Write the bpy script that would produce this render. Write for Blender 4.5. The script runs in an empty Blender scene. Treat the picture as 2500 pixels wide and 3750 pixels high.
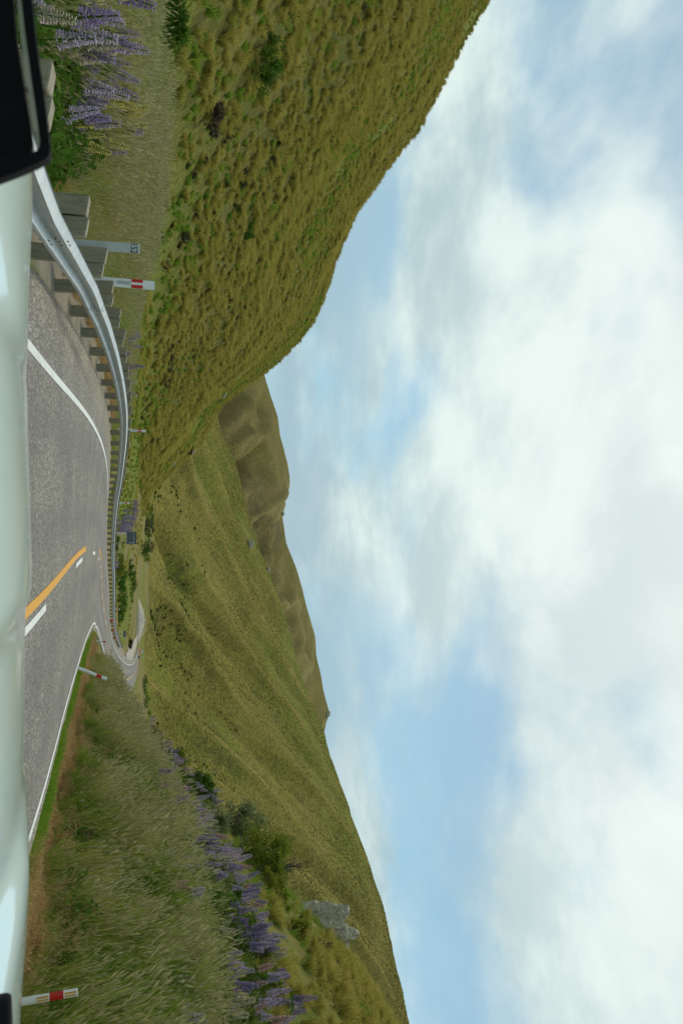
import bpy, bmesh, math, random
import numpy as np
from mathutils import Vector, Matrix, noise as mnoise

random.seed(11)
rng = np.random.default_rng(11)
R = math.radians
scene = bpy.context.scene
COL = scene.collection

# ------------------------------------------------------------------ camera
# The photograph is a landscape frame turned on its side: world "up" is the picture's right.
# u = picture row (left to right in the upright view), h = picture column (bottom to top).
FPX, HZ, EYE = 3000.0, 530.0, 1.55
TH = math.atan((1250 - HZ) / FPX)
CT, ST = math.cos(TH), math.sin(TH)
cam_d = bpy.data.cameras.new('camera')
cam = bpy.data.objects.new('camera', cam_d)
COL.objects.link(cam)
fwd = Vector((0, CT, ST)); upv = Vector((0, -ST, CT)); right = Vector((1, 0, 0))
M = Matrix.Identity(4)
M.col[0][:3] = upv; M.col[1][:3] = -right; M.col[2][:3] = -fwd; M.col[3][:3] = (0, 0, EYE)
cam.matrix_world = M
cam_d.sensor_width = 36.0
cam_d.lens = FPX / 3750.0 * 36.0
cam_d.clip_start = 0.05
cam_d.clip_end = 20000
cam_d.dof.use_dof = True
cam_d.dof.focus_distance = 35.0
cam_d.dof.aperture_fstop = 9.0
scene.camera = cam

# ------------------------------------------------------------------ sky and sun
SUN_EL, SUN_AZ = R(60), R(4)          # sun veiled by cloud, high and ahead
w = bpy.data.worlds.new('World'); scene.world = w; w.use_nodes = True
nt = w.node_tree; nt.nodes.clear()
def N(tree, typ, **kw):
    n = tree.nodes.new(typ)
    for k, v in kw.items():
        setattr(n, k, v)
    return n
def mathn(tree, op, a, b=None, clamp=False):
    n = tree.nodes.new('ShaderNodeMath'); n.operation = op; n.use_clamp = clamp
    for i, s in enumerate((a, b)):
        if s is None: continue
        if isinstance(s, (int, float)): n.inputs[i].default_value = s
        else: tree.links.new(s, n.inputs[i])
    return n.outputs[0]
def ramp(tree, fac, stops, interp='LINEAR'):
    n = tree.nodes.new('ShaderNodeValToRGB'); n.color_ramp.interpolation = interp
    els = n.color_ramp.elements
    while len(els) < len(stops): els.new(0.5)
    for e, (p, c) in zip(els, stops):
        e.position = p
        e.color = (c[0], c[1], c[2], 1) if not isinstance(c, (int, float)) else (c, c, c, 1)
    tree.links.new(fac, n.inputs[0])
    return n.outputs[0]
def mixc(tree, fac, a, b, blend='MIX'):
    n = tree.nodes.new('ShaderNodeMix'); n.data_type = 'RGBA'; n.blend_type = blend
    for i, s in ((0, fac), (6, a), (7, b)):
        if isinstance(s, (int, float)): n.inputs[i].default_value = s
        elif isinstance(s, tuple): n.inputs[i].default_value = (s[0], s[1], s[2], 1)
        else: tree.links.new(s, n.inputs[i])
    return n.outputs[2]
def noisen(tree, vec, scale, detail=4, rough=0.5, dist=0.0, lac=2.0):
    n = tree.nodes.new('ShaderNodeTexNoise')
    n.inputs['Scale'].default_value = scale; n.inputs['Detail'].default_value = detail
    n.inputs['Roughness'].default_value = rough; n.inputs['Distortion'].default_value = dist
    if vec is not None: tree.links.new(vec, n.inputs['Vector'])
    return n.outputs['Fac']

tc = N(nt, 'ShaderNodeTexCoord')
sky = N(nt, 'ShaderNodeTexSky'); sky.sky_type = 'NISHITA'; sky.sun_disc = False
sky.sun_elevation = SUN_EL; sky.sun_rotation = SUN_AZ
sky.air_density = 1.0; sky.dust_density = 2.0; sky.altitude = 900
sep = N(nt, 'ShaderNodeSeparateXYZ'); nt.links.new(tc.outputs['Generated'], sep.inputs[0])
zc = mathn(nt, 'MAXIMUM', sep.outputs[2], 0.0)
den = mathn(nt, 'ADD', zc, 0.26)
px = mathn(nt, 'DIVIDE', sep.outputs[0], den)
py = mathn(nt, 'DIVIDE', sep.outputs[1], den)
cmb = N(nt, 'ShaderNodeCombineXYZ'); nt.links.new(px, cmb.inputs[0]); nt.links.new(py, cmb.inputs[1])
mp = N(nt, 'ShaderNodeMapping'); nt.links.new(cmb.outputs[0], mp.inputs[0])
mp.inputs['Location'].default_value = (3.1, 1.7, 0.0)
cov = noisen(nt, mp.outputs[0], 1.8, 8, 0.50, 0.2)
mp2 = N(nt, 'ShaderNodeMapping'); nt.links.new(cmb.outputs[0], mp2.inputs[0])
mp2.inputs['Location'].default_value = (7.3, 4.1, 2.0)
shade = noisen(nt, mp2.outputs[0], 2.8, 9, 0.58, 0.2)
# brightness of the cloud sheet is highest round the hidden sun
sd = Vector((math.sin(SUN_AZ) * math.cos(SUN_EL), math.cos(SUN_AZ) * math.cos(SUN_EL), math.sin(SUN_EL)))
vd = N(nt, 'ShaderNodeVectorMath'); vd.operation = 'DOT_PRODUCT'
nt.links.new(tc.outputs['Generated'], vd.inputs[0]); vd.inputs[1].default_value = sd
glow = ramp(nt, vd.outputs['Value'], [(0.60, 0.0), (0.98, 1.0)], 'EASE')
covg = mathn(nt, 'ADD', cov, mathn(nt, 'MULTIPLY', glow, 0.13))
mask = ramp(nt, covg, [(0.41, 0.12), (0.60, 1.0)], 'EASE')
cl_lo = ramp(nt, shade, [(0.33, (3.6, 5.0, 5.25)), (0.60, (6.6, 7.8, 7.45))], 'EASE')
cl = mixc(nt, mathn(nt, 'MULTIPLY', glow, 0.62), cl_lo, (8.3, 8.6, 8.35))
skyc = mixc(nt, 1.0, sky.outputs[0], (0.92, 1.15, 1.0), 'MULTIPLY')
fin = mixc(nt, mask, skyc, cl)
# darker banks of cloud lying low over the ridges
mp3 = N(nt, 'ShaderNodeMapping'); nt.links.new(cmb.outputs[0], mp3.inputs[0]); mp3.inputs['Location'].default_value = (1.4, 8.2, 5.0)
bank = mathn(nt, 'MULTIPLY', ramp(nt, zc, [(0.09, 0.0), (0.17, 1.0), (0.36, 0.0)], 'EASE'), ramp(nt, noisen(nt, mp3.outputs[0], 1.3, 6, 0.5, 0.2), [(0.44, 0.0), (0.60, 0.85)], 'EASE'))
fin = mixc(nt, bank, fin, (3.1, 4.4, 5.1))
bg = N(nt, 'ShaderNodeBackground'); bg.inputs['Strength'].default_value = 0.1
nt.links.new(fin, bg.inputs[0])
out = N(nt, 'ShaderNodeOutputWorld'); nt.links.new(bg.outputs[0], out.inputs[0])

sun_d = bpy.data.lights.new('sun', 'SUN'); sun_d.energy = 1.5; sun_d.angle = R(12)
sun_d.color = (1.0, 0.92, 0.76)
sun = bpy.data.objects.new('sun', sun_d); COL.objects.link(sun)
sun.location = (0, 0, 60)
sun.rotation_euler = (-sd).to_track_quat('-Z', 'Y').to_euler()

vs = scene.view_settings
vs.view_transform = 'Standard'; vs.look = 'None'; vs.gamma = 1.0; vs.exposure = 0.22
vs.use_curve_mapping = False
scene.cycles.max_bounces = 6
scene.cycles.transparent_max_bounces = 6
scene.cycles.use_denoising = True

# ------------------------------------------------------------------ pixel helpers
def AE(u, h):
    """pixel -> (x/y, height/y) of the ray from the eye"""
    cx = (u - 1875.0) / FPX; cy = (h - 1250.0) / FPX
    y = CT - cy * ST
    return cx / y, (ST + cy * CT) / y
def PD(u, h, D):
    a, e = AE(u, h)
    return (a * D, D, EYE + e * D)

# ------------------------------------------------------------------ small noise library (numpy)
_perm = rng.permutation(4096)
_val = rng.random(4096) * 2 - 1
def vnoise(x, y, seed=0):
    x = np.asarray(x, float) + seed * 17.13; y = np.asarray(y, float) - seed * 9.71
    xi = np.floor(x).astype(int); yi = np.floor(y).astype(int)
    fx = x - xi; fy = y - yi
    fx = fx * fx * fx * (fx * (fx * 6 - 15) + 10); fy = fy * fy * fy * (fy * (fy * 6 - 15) + 10)
    def hsh(i, j): return _val[_perm[(i + _perm[j & 4095]) & 4095]]
    a = hsh(xi, yi); b = hsh(xi + 1, yi); c = hsh(xi, yi + 1); d = hsh(xi + 1, yi + 1)
    return (a * (1 - fx) + b * fx) * (1 - fy) + (c * (1 - fx) + d * fx) * fy
def fbm(x, y, oct=4, seed=0, rough=0.5):
    s = 0; amp = 1; tot = 0
    for o in range(oct):
        s = s + amp * vnoise(x * 2 ** o, y * 2 ** o, seed + o); tot += amp; amp *= rough
    return s / tot
def sstep(a, b, x):
    t = np.clip((np.asarray(x, float) - a) / (b - a), 0, 1)
    return t * t * (3 - 2 * t)

# ------------------------------------------------------------------ material helpers
def new_mat(name):
    m = bpy.data.materials.new(name); m.use_nodes = True
    t = m.node_tree; b = t.nodes['Principled BSDF']
    return m, t, b
def plain(name, col, rough=0.6, metal=0.0, var=0.12, scale=8.0, bump=0.0, coat=0.0, spec=0.5):
    """a painted / metal / plastic surface with a little uneven tone and grime"""
    m, t, b = new_mat(name)
    tcn = N(t, 'ShaderNodeTexCoord')
    f = noisen(t, tcn.outputs['Object'], scale, 6, 0.6)
    f2 = noisen(t, tcn.outputs['Object'], scale * 9, 3, 0.6)
    ff = mathn(t, 'ADD', mathn(t, 'MULTIPLY', f, 0.7), mathn(t, 'MULTIPLY', f2, 0.3))
    lo = tuple(max(0, c * (1 - var * 1.6)) for c in col); hi = tuple(min(1, c * (1 + var)) for c in col)
    c = ramp(t, ff, [(0.33, lo), (0.62, hi)])
    t.links.new(c, b.inputs['Base Color'])
    b.inputs['Roughness'].default_value = rough; b.inputs['Metallic'].default_value = metal
    b.inputs['Coat Weight'].default_value = coat
    b.inputs['Specular IOR Level'].default_value = spec
    if bump:
        bn = N(t, 'ShaderNodeBump'); bn.inputs['Strength'].default_value = bump
        t.links.new(f2, bn.inputs['Height']); t.links.new(bn.outputs[0], b.inputs['Normal'])
    return m
def leaf_mat(name, stops, tip=None, tip_h=1.0, trans=0.25, varr=0.35):
    """blades and leaves: per-plant tone, straw-coloured tips, light passing through"""
    m = bpy.data.materials.new(name); m.use_nodes = True
    t = m.node_tree; t.nodes.clear()
    oi = N(t, 'ShaderNodeObjectInfo')
    geo = N(t, 'ShaderNodeNewGeometry')
    # plants growing together share a tone: patches a few metres wide
    pt = ramp(t, noisen(t, oi.outputs['Location'], 0.33, 4, 0.6), [(0.36, 0.0), (0.64, 1.0)])
    rnd = mathn(t, 'ADD', mathn(t, 'ADD', mathn(t, 'MULTIPLY', oi.outputs['Random'], 0.32), mathn(t, 'MULTIPLY', geo.outputs['Random Per Island'], 0.23)), mathn(t, 'MULTIPLY', pt, 0.45))
    col = ramp(t, rnd, [(i / max(1, len(stops) - 1), c) for i, c in enumerate(stops)])
    if tip is not None:
        tcn = N(t, 'ShaderNodeTexCoord')
        sp = N(t, 'ShaderNodeSeparateXYZ'); t.links.new(tcn.outputs['Object'], sp.inputs[0])
        f = mathn(t, 'DIVIDE', sp.outputs[2], tip_h, True)
        f = mathn(t, 'POWER', f, 2.4)
        col = mixc(t, mathn(t, 'MULTIPLY', f, 0.85), col, tip)
    vv = mathn(t, 'ADD', mathn(t, 'MULTIPLY', geo.outputs['Random Per Island'], varr), 1 - varr / 2)
    hs = N(t, 'ShaderNodeHueSaturation'); t.links.new(vv, hs.inputs['Value']); t.links.new(col, hs.inputs['Color'])
    d = N(t, 'ShaderNodeBsdfDiffuse'); t.links.new(hs.outputs[0], d.inputs[0])
    tr = N(t, 'ShaderNodeBsdfTranslucent'); t.links.new(hs.outputs[0], tr.inputs[0])
    mx = N(t, 'ShaderNodeMixShader'); mx.inputs[0].default_value = trans
    t.links.new(d.outputs[0], mx.inputs[1]); t.links.new(tr.outputs[0], mx.inputs[2])
    o = N(t, 'ShaderNodeOutputMaterial'); t.links.new(mx.outputs[0], o.inputs[0])
    return m

# ------------------------------------------------------------------ object helpers
def mesh_obj(name, verts, faces, mat=None, parent=None, smooth=False, link=True, mats=None, fmat=None):
    me = bpy.data.meshes.new(name)
    me.from_pydata([tuple(v) for v in verts], [], [tuple(f) for f in faces])
    if mats:
        for m in mats: me.materials.append(m)
        if fmat is not None: me.polygons.foreach_set('material_index', np.asarray(fmat, dtype=np.int32))
    elif mat: me.materials.append(mat)
    if smooth: me.polygons.foreach_set('use_smooth', [True] * len(me.polygons))
    me.update()
    o = bpy.data.objects.new(name, me)
    if link: COL.objects.link(o)
    if parent: o.parent = parent
    return o
def bm_obj(name, bm, mat=None, parent=None, smooth=False):
    me = bpy.data.meshes.new(name); bm.to_mesh(me); bm.free()
    if mat: me.materials.append(mat)
    if smooth: me.polygons.foreach_set('use_smooth', [True] * len(me.polygons))
    o = bpy.data.objects.new(name, me); COL.objects.link(o)
    if parent: o.parent = parent
    return o
def link_mesh(name, me, parent=None, loc=None, rot=None, scale=None):
    o = bpy.data.objects.new(name, me); COL.objects.link(o)
    if parent: o.parent = parent
    if loc is not None: o.location = loc
    if rot is not None: o.rotation_euler = rot
    if scale is not None: o.scale = scale if not isinstance(scale, (int, float)) else (scale,) * 3
    return o
def empty(name, loc=(0, 0, 0), rot=(0, 0, 0)):
    o = bpy.data.objects.new(name, None); COL.objects.link(o)
    o.location = loc; o.rotation_euler = rot; o.empty_display_size = 0.2
    return o
def tag(o, label=None, cat=None, group=None, kind=None):
    if label: o['label'] = label
    if cat: o['category'] = cat
    if group: o['group'] = group
    if kind: o['kind'] = kind
    return o
def box_bm(bm, c, s, rot=None, bevel=0.0):
    r = bmesh.ops.create_cube(bm, size=1.0)
    vs_ = r['verts']
    bmesh.ops.scale(bm, vec=s, verts=vs_)
    if bevel:
        es = list({e for v in vs_ for e in v.link_edges})
        rb = bmesh.ops.bevel(bm, geom=es, offset=bevel, segments=1, affect='EDGES')
        vs_ = list({v for f in rb['faces'] for v in f.verts} | {v for v in vs_ if v.is_valid})
    if rot is not None: bmesh.ops.rotate(bm, cent=(0, 0, 0), matrix=rot, verts=vs_)
    bmesh.ops.translate(bm, vec=c, verts=vs_)
def cyl_bm(bm, p0, p1, r0, r1=None, seg=10):
    r1 = r0 if r1 is None else r1
    p0 = Vector(p0); p1 = Vector(p1); d = p1 - p0
    q = d.to_track_quat('Z', 'Y').to_matrix().to_4x4()
    bmesh.ops.create_cone(bm, cap_ends=True, segments=seg, radius1=r0, radius2=r1, depth=d.length,
                          matrix=Matrix.Translation((p0 + p1) / 2) @ q)
def box(name, c, s, mat, parent=None, bevel=0.0, rot=None):
    bm = bmesh.new(); box_bm(bm, c, s, rot, bevel)
    return bm_obj(name, bm, mat, parent)

def scatter(name, pts, rots, scl, idx, sources, label, cat, kind='stuff'):
    """one object holding points; geometry nodes put a plant on every point"""
    pts = np.asarray(pts, np.float32); n = len(pts)
    me = bpy.data.meshes.new(name); me.vertices.add(n)
    me.vertices.foreach_set('co', pts.ravel())
    a = me.attributes.new('rot', 'FLOAT_VECTOR', 'POINT'); a.data.foreach_set('vector', np.asarray(rots, np.float32).ravel())
    scl = np.asarray(scl, np.float32)
    if scl.ndim == 1: scl = np.stack([scl] * 3, 1)
    a = me.attributes.new('scl', 'FLOAT_VECTOR', 'POINT'); a.data.foreach_set('vector', scl.ravel())
    a = me.attributes.new('idx', 'INT', 'POINT'); a.data.foreach_set('value', np.asarray(idx, np.int32))
    o = bpy.data.objects.new(name, me); COL.objects.link(o)
    c = bpy.data.collections.new(name + '_kinds')
    for i, s in enumerate(sources):
        c.objects.link(s)
    g = bpy.data.node_groups.new(name, 'GeometryNodeTree')
    g.interface.new_socket('Geometry', in_out='INPUT', socket_type='NodeSocketGeometry')
    g.interface.new_socket('Geometry', in_out='OUTPUT', socket_type='NodeSocketGeometry')
    gi = g.nodes.new('NodeGroupInput'); go = g.nodes.new('NodeGroupOutput')
    ci = g.nodes.new('GeometryNodeCollectionInfo'); ci.inputs['Collection'].default_value = c
    ci.inputs['Separate Children'].default_value = True; ci.inputs['Reset Children'].default_value = True
    iop = g.nodes.new('GeometryNodeInstanceOnPoints'); iop.inputs['Pick Instance'].default_value = True
    def attr(nm, dt):
        nn = g.nodes.new('GeometryNodeInputNamedAttribute'); nn.data_type = dt; nn.inputs['Name'].default_value = nm
        return [s for s in nn.outputs if s.enabled and s.name == 'Attribute'][0]
    er = g.nodes.new('FunctionNodeEulerToRotation')
    g.links.new(attr('rot', 'FLOAT_VECTOR'), er.inputs[0])
    g.links.new(gi.outputs[0], iop.inputs['Points']); g.links.new(ci.outputs[0], iop.inputs['Instance'])
    g.links.new(attr('idx', 'INT'), iop.inputs['Instance Index'])
    g.links.new(er.outputs[0], iop.inputs['Rotation']); g.links.new(attr('scl', 'FLOAT_VECTOR'), iop.inputs['Scale'])
    g.links.new(iop.outputs[0], go.inputs[0])
    md = o.modifiers.new('plants', 'NODES'); md.node_group = g
    tag(o, label, cat, kind=kind)
    return o

# ------------------------------------------------------------------ the road, traced on the ground
def arr(pts): return np.array(pts, float)
# left edge line: pixel (u, h) and distance ahead
Lp = [(1269, 103, 10.5), (1322, 147, 11.9), (1407, 223, 14.7), (1479, 290, 18.9), (1532, 330, 22.6), (1581, 357, 26.3),
      (1639, 379, 31), (1693, 391, 35.8), (1776, 394.5, 43.5), (1853, 394, 54), (1930, 390, 68), (1987, 389, 76), (2083, 390, 90),
      (2159, 396, 102), (2217, 400, 113), (2297, 402.5, 130), (2343, 411, 142), (2385, 426, 160), (2423, 453, 195),
      (2435, 476, 235), (2427, 491, 275), (2400, 503, 322), (2370, 508.5, 362)]
L3 = arr([PD(*p) for p in Lp])
L3 = np.vstack([[(-2.0, -18, 0.1), (-2.05, 0, 0.08), (-2.1, 6, 0.07)], L3])
Rp = [(3099, 103, 12.2), (2880, 172, 15.2), (2702, 210, 17.8), (2568, 243, 20.8), (2479, 272, 24.0), (2412, 292, 27.5),
      (2345, 313, 33), (2300, 333, 41), (2282, 342, 47), (2285, 350, 56), (2301, 357, 68), (2347, 369, 96), (2419, 381, 118)]
R3 = arr([PD(*p) for p in Rp])
R3 = np.vstack([[(5.1, -18, -0.15), (5.05, 0, -0.15), (5.0, 6, -0.15)], R3])
def smooth_interp(P, ys):
    # monotone-ish cubic (PCHIP) for x and z against y
    y = P[:, 1]; res = []
    for k in (0, 2):
        v = P[:, k]; hh = np.diff(y); d = np.diff(v) / hh
        m = np.zeros(len(y)); m[0] = d[0]; m[-1] = d[-1]
        m[1:-1] = (d[:-1] * hh[1:] + d[1:] * hh[:-1]) / (hh[1:] + hh[:-1])
        i = np.clip(np.searchsorted(y, ys) - 1, 0, len(y) - 2)
        t = (ys - y[i]) / hh[i]
        h00 = 2 * t**3 - 3 * t**2 + 1; h10 = t**3 - 2 * t**2 + t; h01 = -2 * t**3 + 3 * t**2; h11 = t**3 - t**2
        res.append(h00 * v[i] + h10 * hh[i] * m[i] + h01 * v[i + 1] + h11 * hh[i] * m[i + 1])
    return res
YS = np.concatenate([np.arange(-16, 60, 0.5), np.arange(60, 140, 1.0), np.arange(140, 362, 2.0)])
def movavg(v, n):
    k = np.ones(2 * n + 1) / (2 * n + 1)
    return np.convolve(np.pad(v, n, mode='edge') + 0, k, 'valid') if n else v
lx, lz = smooth_interp(L3, YS)
rx, rz = smooth_interp(R3, np.minimum(YS, 118))
# past the traced stretch the right edge keeps a lane-and-a-half width from the left one
lh = np.gradient(lx, YS)
wid = 7.4 * np.sqrt(1 + lh**2)
far = sstep(80, 125, YS)
rx = rx * (1 - far) + (lx + wid) * far
rz = rz * (1 - far) + (lz - 0.25) * far
def sm(v):
    # light smoothing on the uneven station spacing
    for _ in range(3):
        v = np.concatenate([v[:1], 0.25 * v[:-2] + 0.5 * v[1:-1] + 0.25 * v[2:], v[-1:]])
    return v
def sm_near(v):
    w_ = v.copy()
    for _ in range(70):
        w_ = np.concatenate([w_[:1], 0.25 * w_[:-2] + 0.5 * w_[1:-1] + 0.25 * w_[2:], w_[-1:]])
    k = 1 - sstep(55, 70, YS)
    return v * (1 - k) + w_ * k
lx, lz, rx, rz = sm_near(sm(lx)), sm_near(sm(lz)), sm_near(sm(rx)), sm_near(sm(rz))
def at(v, y): return np.interp(y, YS, v)
def road_pt(y, f, dz=0.0):
    """f = 0 on the left edge line, 1 on the right one; outside that range it keeps the crossfall"""
    xl, xr, zl, zr = at(lx, y), at(rx, y), at(lz, y), at(rz, y)
    return np.stack([xl + (xr - xl) * f, y + 0 * xl, zl + (zr - zl) * f + dz], -1)
def road_off(y, side, off, dz=0.0):
    """point off metres outside the left (-1) or right (+1) edge line"""
    wdt = at(rx, y) - at(lx, y)
    f = -off / wdt if side < 0 else 1 + off / wdt
    p = road_pt(y, np.clip(f, -0.35, 1.2), dz)
    p[..., 0] = (at(lx, y) - off) if side < 0 else (at(rx, y) + off)
    return p

# ------------------------------------------------------------------ ground: thin-plate surface through known points
CP = []
def cp(x, y, z): CP.append((x, y, z))
def cpu(u, h, D, dz=0.0):
    x, y, z = PD(u, h, D); cp(x, y, z + dz)
def cpz(u, D, z):
    a, _ = AE(u, HZ); cp(a * D, D, z)
def rail_off(y): return np.interp(y, [-10, 3, 7.4, 9.5, 12, 16, 20, 33, 50, 70, 110, 170], [0.35, 0.36, 0.52, 0.78, 1.08, 1.32, 1.42, 1.55, 1.40, 1.2, 1.2, 1.4])
for y in (-12, -4, 4, 8, 12, 16, 20, 26, 32, 40, 50, 60, 72, 86, 100, 118, 138, 160, 195, 240, 300, 355):
    p = road_off(np.array(float(y)), -1, 1.0); cp(p[0], p[1], p[2])
    p = road_off(np.array(float(y)), -1, 2.6); cp(p[0], p[1], p[2] - 0.06)
    if y < 80:
        q = road_off(np.array(float(y)), 1, 0.9); cp(q[0], q[1], q[2] - 0.06)
        q = road_off(np.array(float(y)), 1, 1.7); cp(q[0], q[1], q[2] - 0.30)
    else:
        q = road_off(np.array(float(y)), 1, 2.0); cp(q[0], q[1], q[2] + 0.1)
# cut bank on the right: its crest is the lupin band
for y, xo, z in ((-10, 11, 3.8), (4, 11, 3.9), (12, 11, 3.9), (18, 11, 3.85), (24, 11, 3.65), (28, 11, 3.2), (32, 11, 2.2), (40, 11.2, 0.8), (52, 12.4, -0.3), (62, 14.0, -1.5)):
    cp(xo, y, z)
    zr_ = float(at(rz, y)); xr_ = float(at(rx, y))
    cp(xr_ + (xo - xr_) * 0.62, y, zr_ + (z - zr_) * 0.5)
# shoulder of the hill behind the bank and the drop beyond it
for u, h, D in ((3480, 1235, 42), (3310, 1080, 42), (3150, 945, 44), (2960, 770, 46), (2780, 600, 50), (2650, 505, 56),
                (3700, 1320, 42), (4000, 1400, 40), (4700, 1500, 36)):
    cpu(u, h, D)
for u, D, z in ((3000, 85, 2.0), (3310, 75, 5.0), (3700, 75, 8.0), (4500, 70, 12.0), (2780, 95, -1.0), (2640, 100, -3.0), (2560, 120, -4.0), (3000, 200, 0), (3600, 200, 3), (2700, 220, -1.5), (2700, 350, 2.5), (3200, 350, 6)):
    cpz(u, D, z)
# left verge, terrace and valley floor
for u, D, z in ((-1200, 6, .2), (-1200, 12, .9), (-1200, 20, 1.8), (-1200, 45, 4.5), (0, 7, .15), (0, 12, .65), (0, 20, 1.3), (0, 32, 2.3), (0, 60, 5),
                (300, 9, .3), (300, 13, .6), (300, 22, 1.2), (300, 40, 2.3), (600, 10, .1), (600, 15, .5), (600, 26, 1.25), (600, 48, 2.6), (600, 80, 4.5),
                (1000, 19, .15), (1000, 32, .9), (1000, 60, 2.1), (1000, 100, 3.0), (1300, 35, .2), (1300, 60, .95), (1300, 85, 1.7), (1300, 140, 2.5),
                (1586, 46, -.2), (1586, 70, .1), (1586, 110, .6), (1586, 200, 2.0), (1760, 60, -1.0), (1760, 90, -.8), (1760, 150, .2), (1760, 240, 1.8), (1760, 420, 6),
                (1900, 80, -2.0), (1900, 130, -.6), (1900, 250, 1.0), (1900, 420, 4.5), (2050, 110, -2.9), (2050, 160, -2.0), (2050, 260, -.2), (2050, 420, 4.2),
                (2200, 150, -3.3), (2200, 200, -2.4), (2200, 290, -.9), (2200, 420, 4.2), (2300, 180, -3.9), (2300, 240, -2.6), (2300, 320, -.7), (2300, 430, 3.6),
                (2390, 240, -2.9), (2390, 430, 2.6), (2520, 430, 3.2), (2520, 330, 0.1)):
    cpz(u, D, z)
CPa = np.array(CP)
def tpc(x, y):
    return np.stack([x / (y + 24.0) * 2.2, np.log(y + 24.0)], -1)
_c = tpc(CPa[:, 0], CPa[:, 1])
def tker(r2): return 0.5 * r2 * np.log(r2 + 1e-9)
def pair2(A, B): return ((A[:, None, :] - B[None, :, :])**2).sum(-1)
_n = len(_c)
_K = tker(pair2(_c, _c)) + np.eye(_n) * 2e-5
_P = np.hstack([np.ones((_n, 1)), _c])
_A = np.block([[_K, _P], [_P.T, np.zeros((3, 3))]])
_sol = np.linalg.solve(_A, np.concatenate([CPa[:, 2], np.zeros(3)]))
def ground_z(x, y, rough=True):
    x = np.atleast_1d(np.asarray(x, float)); y = np.atleast_1d(np.asarray(y, float))
    out_ = np.empty(len(x))
    for s in range(0, len(x), 20000):
        c = tpc(x[s:s + 20000], y[s:s + 20000])
        out_[s:s + 20000] = tker(pair2(c, _c)) @ _sol[:_n] + np.hstack([np.ones((len(c), 1)), c]) @ _sol[_n:]
    xl, xr, zl, zr = at(lx, y), at(rx, y), at(lz, y), at(rz, y)
    if rough:
        edge = np.minimum(sstep(0.5, 3.0, xl - 2.0 - x) + sstep(1.0, 2.5, x - xr), 1)
        out_ += edge * (0.10 * fbm(x / 1.7, y / 1.7, 3, 3) + 0.22 * fbm(x / 9, y / 9, 3, 5) + sstep(80, 200, y) * 0.6 * fbm(x / 30, y / 30, 3, 6))
    f = (x - xl) / (xr - xl)
    zroad = zl + (zr - zl) * np.clip(f, -0.35, 1.15) - 0.05 - 0.0006 * np.maximum(y, 0)
    onr = sstep(-3.3, -2.3, x - xl) * (1 - sstep(0.55, 1.3, x - xr)) * (y < 361)
    return out_ * (1 - onr) + zroad * onr

# ------------------------------------------------------------------ surface materials
def attr_ground_mat():
    m, t, b = new_mat('ground_cover')
    at_ = N(t, 'ShaderNodeAttribute'); at_.attribute_name = 'tone'
    tcn = N(t, 'ShaderNodeTexCoord')
    f1 = noisen(t, tcn.outputs['Object'], 1.3, 8, 0.65)
    f2 = noisen(t, tcn.outputs['Object'], 14, 6, 0.7)
    v = ramp(t, mathn(t, 'ADD', mathn(t, 'MULTIPLY', f1, 0.55), mathn(t, 'MULTIPLY', f2, 0.45)), [(0.3, 0.55), (0.7, 1.45)])
    c = mixc(t, 1.0, at_.outputs['Color'], v, 'MULTIPLY')
    c2 = mixc(t, ramp(t, noisen(t, tcn.outputs['Object'], 0.35, 5, 0.6), [(0.4, 0.0), (0.65, 0.5)]), c, mixc(t, 1.0, c, (1.25, 1.05, 0.7), 'MULTIPLY'))
    t.links.new(c2, b.inputs['Base Color']); b.inputs['Roughness'].default_value = 0.95
    b.inputs['Specular IOR Level'].default_value = 0.1
    bn = N(t, 'ShaderNodeBump'); bn.inputs['Strength'].default_value = 0.7; bn.inputs['Distance'].default_value = 0.08
    t.links.new(f2, bn.inputs['Height']); t.links.new(bn.outputs[0], b.inputs['Normal'])
    return m
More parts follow.
